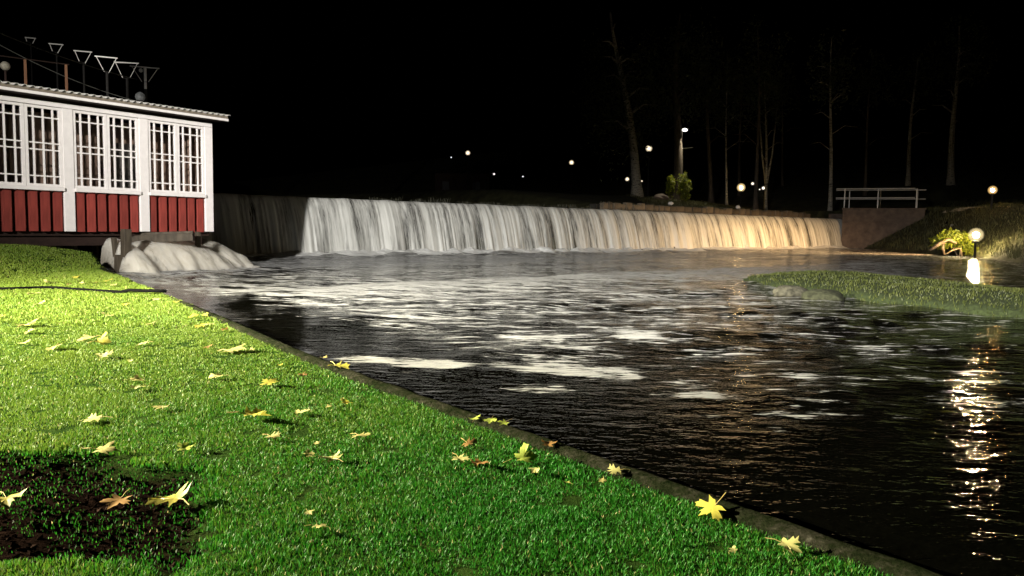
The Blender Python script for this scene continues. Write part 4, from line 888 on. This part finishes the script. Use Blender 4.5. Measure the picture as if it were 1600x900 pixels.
big_leaves = [
 (273, 773, 58, 'y', 'large yellow maple leaf at the right of the dark patch'), (185, 776, 36, 'b', 'grey brown curled leaf in the middle of the dark patch'), (10, 774, 34, 'y', 'yellow brown leaf on the dark patch at the left edge'),
 (160, 698, 36, 'p', 'pale folded leaf just above the dark patch'), (147, 650, 30, 'p', 'pale leaf with a wide shadow, above the folded pale leaf'), (395, 645, 52, 'y', 'bright yellow arched leaf with a long stem pointing left'),
 (253, 632, 22, 'p', 'small pale leaf between the two pale leaves and the yellow arched leaf'), (424, 678, 22, 'p', 'slim pale leaf just below the yellow arched leaf'), (470, 640, 22, 'p', 'pale leaf right of the yellow arched leaf'),
 (519, 711, 32, 'p', 'pale maple leaf with its stem trailing to lower right'), (482, 706, 20, 'p', 'small pale leaf left of the leaf with the trailing stem'), (562, 676, 28, 'p', 'pale rectangular looking leaf upright in mid lawn'),
 (718, 712, 28, 'p', 'pale yellow leaf touching a brown leaf on the right lawn'), (747, 719, 32, 'b', 'brown leaf touching the pale yellow leaf on the right lawn'), (732, 688, 24, 'b', 'brownish leaf just above the pale and brown pair'),
 (817, 711, 36, 'g', 'long green yellow leaf with its stem pointing left'), (837, 728, 18, 'p', 'small pale leaf below the long green yellow leaf'), (857, 690, 30, 'b', 'tan leaf beside the kerb above the long green leaf'),
 (1113, 787, 44, 'y', 'lone bright yellow leaf on the kerb at lower right'), (1230, 845, 36, 'p', 'dull tan leaf on the kerb nearest the lower right corner'), (962, 730, 26, 'p', 'tan leaf on the kerb with a dark shadow'),
 (940, 746, 14, 'p', 'tiny pale leaf below the tan kerb leaf'), (497, 816, 24, 'p', 'curled tan leaf lower of the two in the front lawn'), (482, 794, 16, 'p', 'small pale leaf upper of the two in the front lawn'),
 (362, 544, 36, 'p', 'large pale star shaped leaf in the upper lawn near the kerb'), (340, 585, 30, 'p', 'pale leaf with dark shadow below the star shaped leaf'), (420, 595, 30, 'y', 'yellow green leaf lying flat near the middle of the lawn'),
 (526, 569, 32, 'y', 'yellow leaf cluster at the kerb edge beside the white foam'), (742, 650, 16, 'g', 'left of three leaves in a row on the kerb'), (767, 652, 22, 'g', 'middle of three leaves in a row on the kerb'), (788, 657, 18, 'g', 'right of three leaves in a row on the kerb'),
 (138, 526, 24, 'p', 'left of two touching tan leaves in the upper lawn'), (158, 531, 22, 'y', 'right of two touching leaves in the upper lawn'), (87, 539, 22, 'p', 'pale leaf left below the two touching leaves'), (161, 553, 24, 'p', 'pale leaf right below the two touching leaves'),
 (225, 534, 20, 'p', 'pale spread leaf right of the two touching leaves'), (212, 590, 20, 'p', 'upper of two pale overlapping leaves left of the shadowed pale leaf'), (218, 601, 20, 'p', 'lower of two pale overlapping leaves left of the shadowed pale leaf'),
 (316, 506, 24, 'y', 'yellow leaf beside the kerb above the star shaped leaf'), (350, 513, 14, 'b', 'small upright brown leaf on the kerb edge'), (325, 539, 14, 'b', 'small brown leaf left of the star shaped leaf'), (169, 491, 18, 'p', 'pale leaf with a dark shadow in the far lawn below the cable'),
 (41, 505, 24, 'p', 'long pale leaf in the far lawn near the left edge'), (290, 695, 26, 'g', 'faint green leaf sunk in the grass right of the folded pale leaf'), (885, 748, 16, 'g', 'faint greenish leaf alone on the dark right lawn'), (1147, 853, 13, 'p', 'tiny pale leaf in the dark grass left of the last kerb leaf'),
 (516, 631, 14, 'p', 'left of two small leaves below the kerb in mid lawn'), (541, 626, 16, 'y', 'right of two small leaves below the kerb in mid lawn')]
for i, (x, y, w_, st, lab) in enumerate(big_leaves): fallen(x, y, w_, st, lab, 'fallen maple leaves on the lawn', rz={0: 1.1, 5: .9 + pi / 2 * 0 - 2.2, 9: .9, 15: -1.3}.get(i))
small = [(12, 413, 16, 'p', 'long pale leaf at the left edge near the top of the lawn'), (121, 432, 12, 'y', 'small yellow leaf above the others beyond the cable'), (74, 440, 10, 'p', 'small pale leaf just beyond the middle of the cable'), (107, 443, 8, 'b', 'tiny brown leaf touching the far side of the cable'),
 (126, 441, 9, 'p', 'tiny pale leaf between brown and yellow leaves beyond the cable'), (147, 440, 14, 'y', 'yellow leaf left of the largest leaf beyond the cable'), (169, 437, 18, 'y', 'largest yellow leaf beyond the cable near the sluice'), (178, 443, 12, 'p', 'pale leaf right of the largest leaf beyond the cable'),
 (54, 457, 16, 'p', 'pale leaf just on the near side of the cable, left'), (60, 473, 15, 'p', 'pale leaf below the one nearest the cable on the left'), (197, 473, 10, 'y', 'small upright yellow leaf near the right end of the cable'), (48, 515, 16, 'p', 'pale leaf just below the long pale leaf at left'),
 (37, 533, 14, 'p', 'lowest pale leaf of the three stacked near the left edge'), (237, 503, 14, 'p', 'pale leaf alone between the shadowed far leaf and the kerb'), (300, 493, 16, 'y', 'yellow leaf left of a pair against the kerb'), (319, 490, 12, 'y', 'yellow leaf right of a pair against the kerb'),
 (245, 466, 14, 'p', 'pale leaf on the grass edge by the cable end'), (236, 453, 10, 'p', 'small pale leaf just past the cable end'), (275, 470, 10, 'y', 'small yellow leaf on the kerb beyond the cable end'), (394, 544, 14, 'p', 'small pale leaf right of the star shaped leaf'),
 (437, 567, 10, 'y', 'tiny yellow leaf above the flat yellow green leaf'), (507, 556, 14, 'p', 'small pale leaf on the kerb left of the yellow cluster'), (472, 582, 12, 'b', 'small brown leaf between the flat leaf and the yellow cluster'), (495, 688, 12, 'p', 'tiny pale leaf above the leaf with the trailing stem'),
 (3, 492, 12, 'y', 'yellow leaf cut by the left edge of the picture'), (205, 560, 8, 'p', 'tiny pale leaf above the two overlapping pale leaves')]
for (x, y, w_, st, lab) in small: fallen(x, y, w_, st, lab, 'fallen maple leaves on the lawn', stem=False)
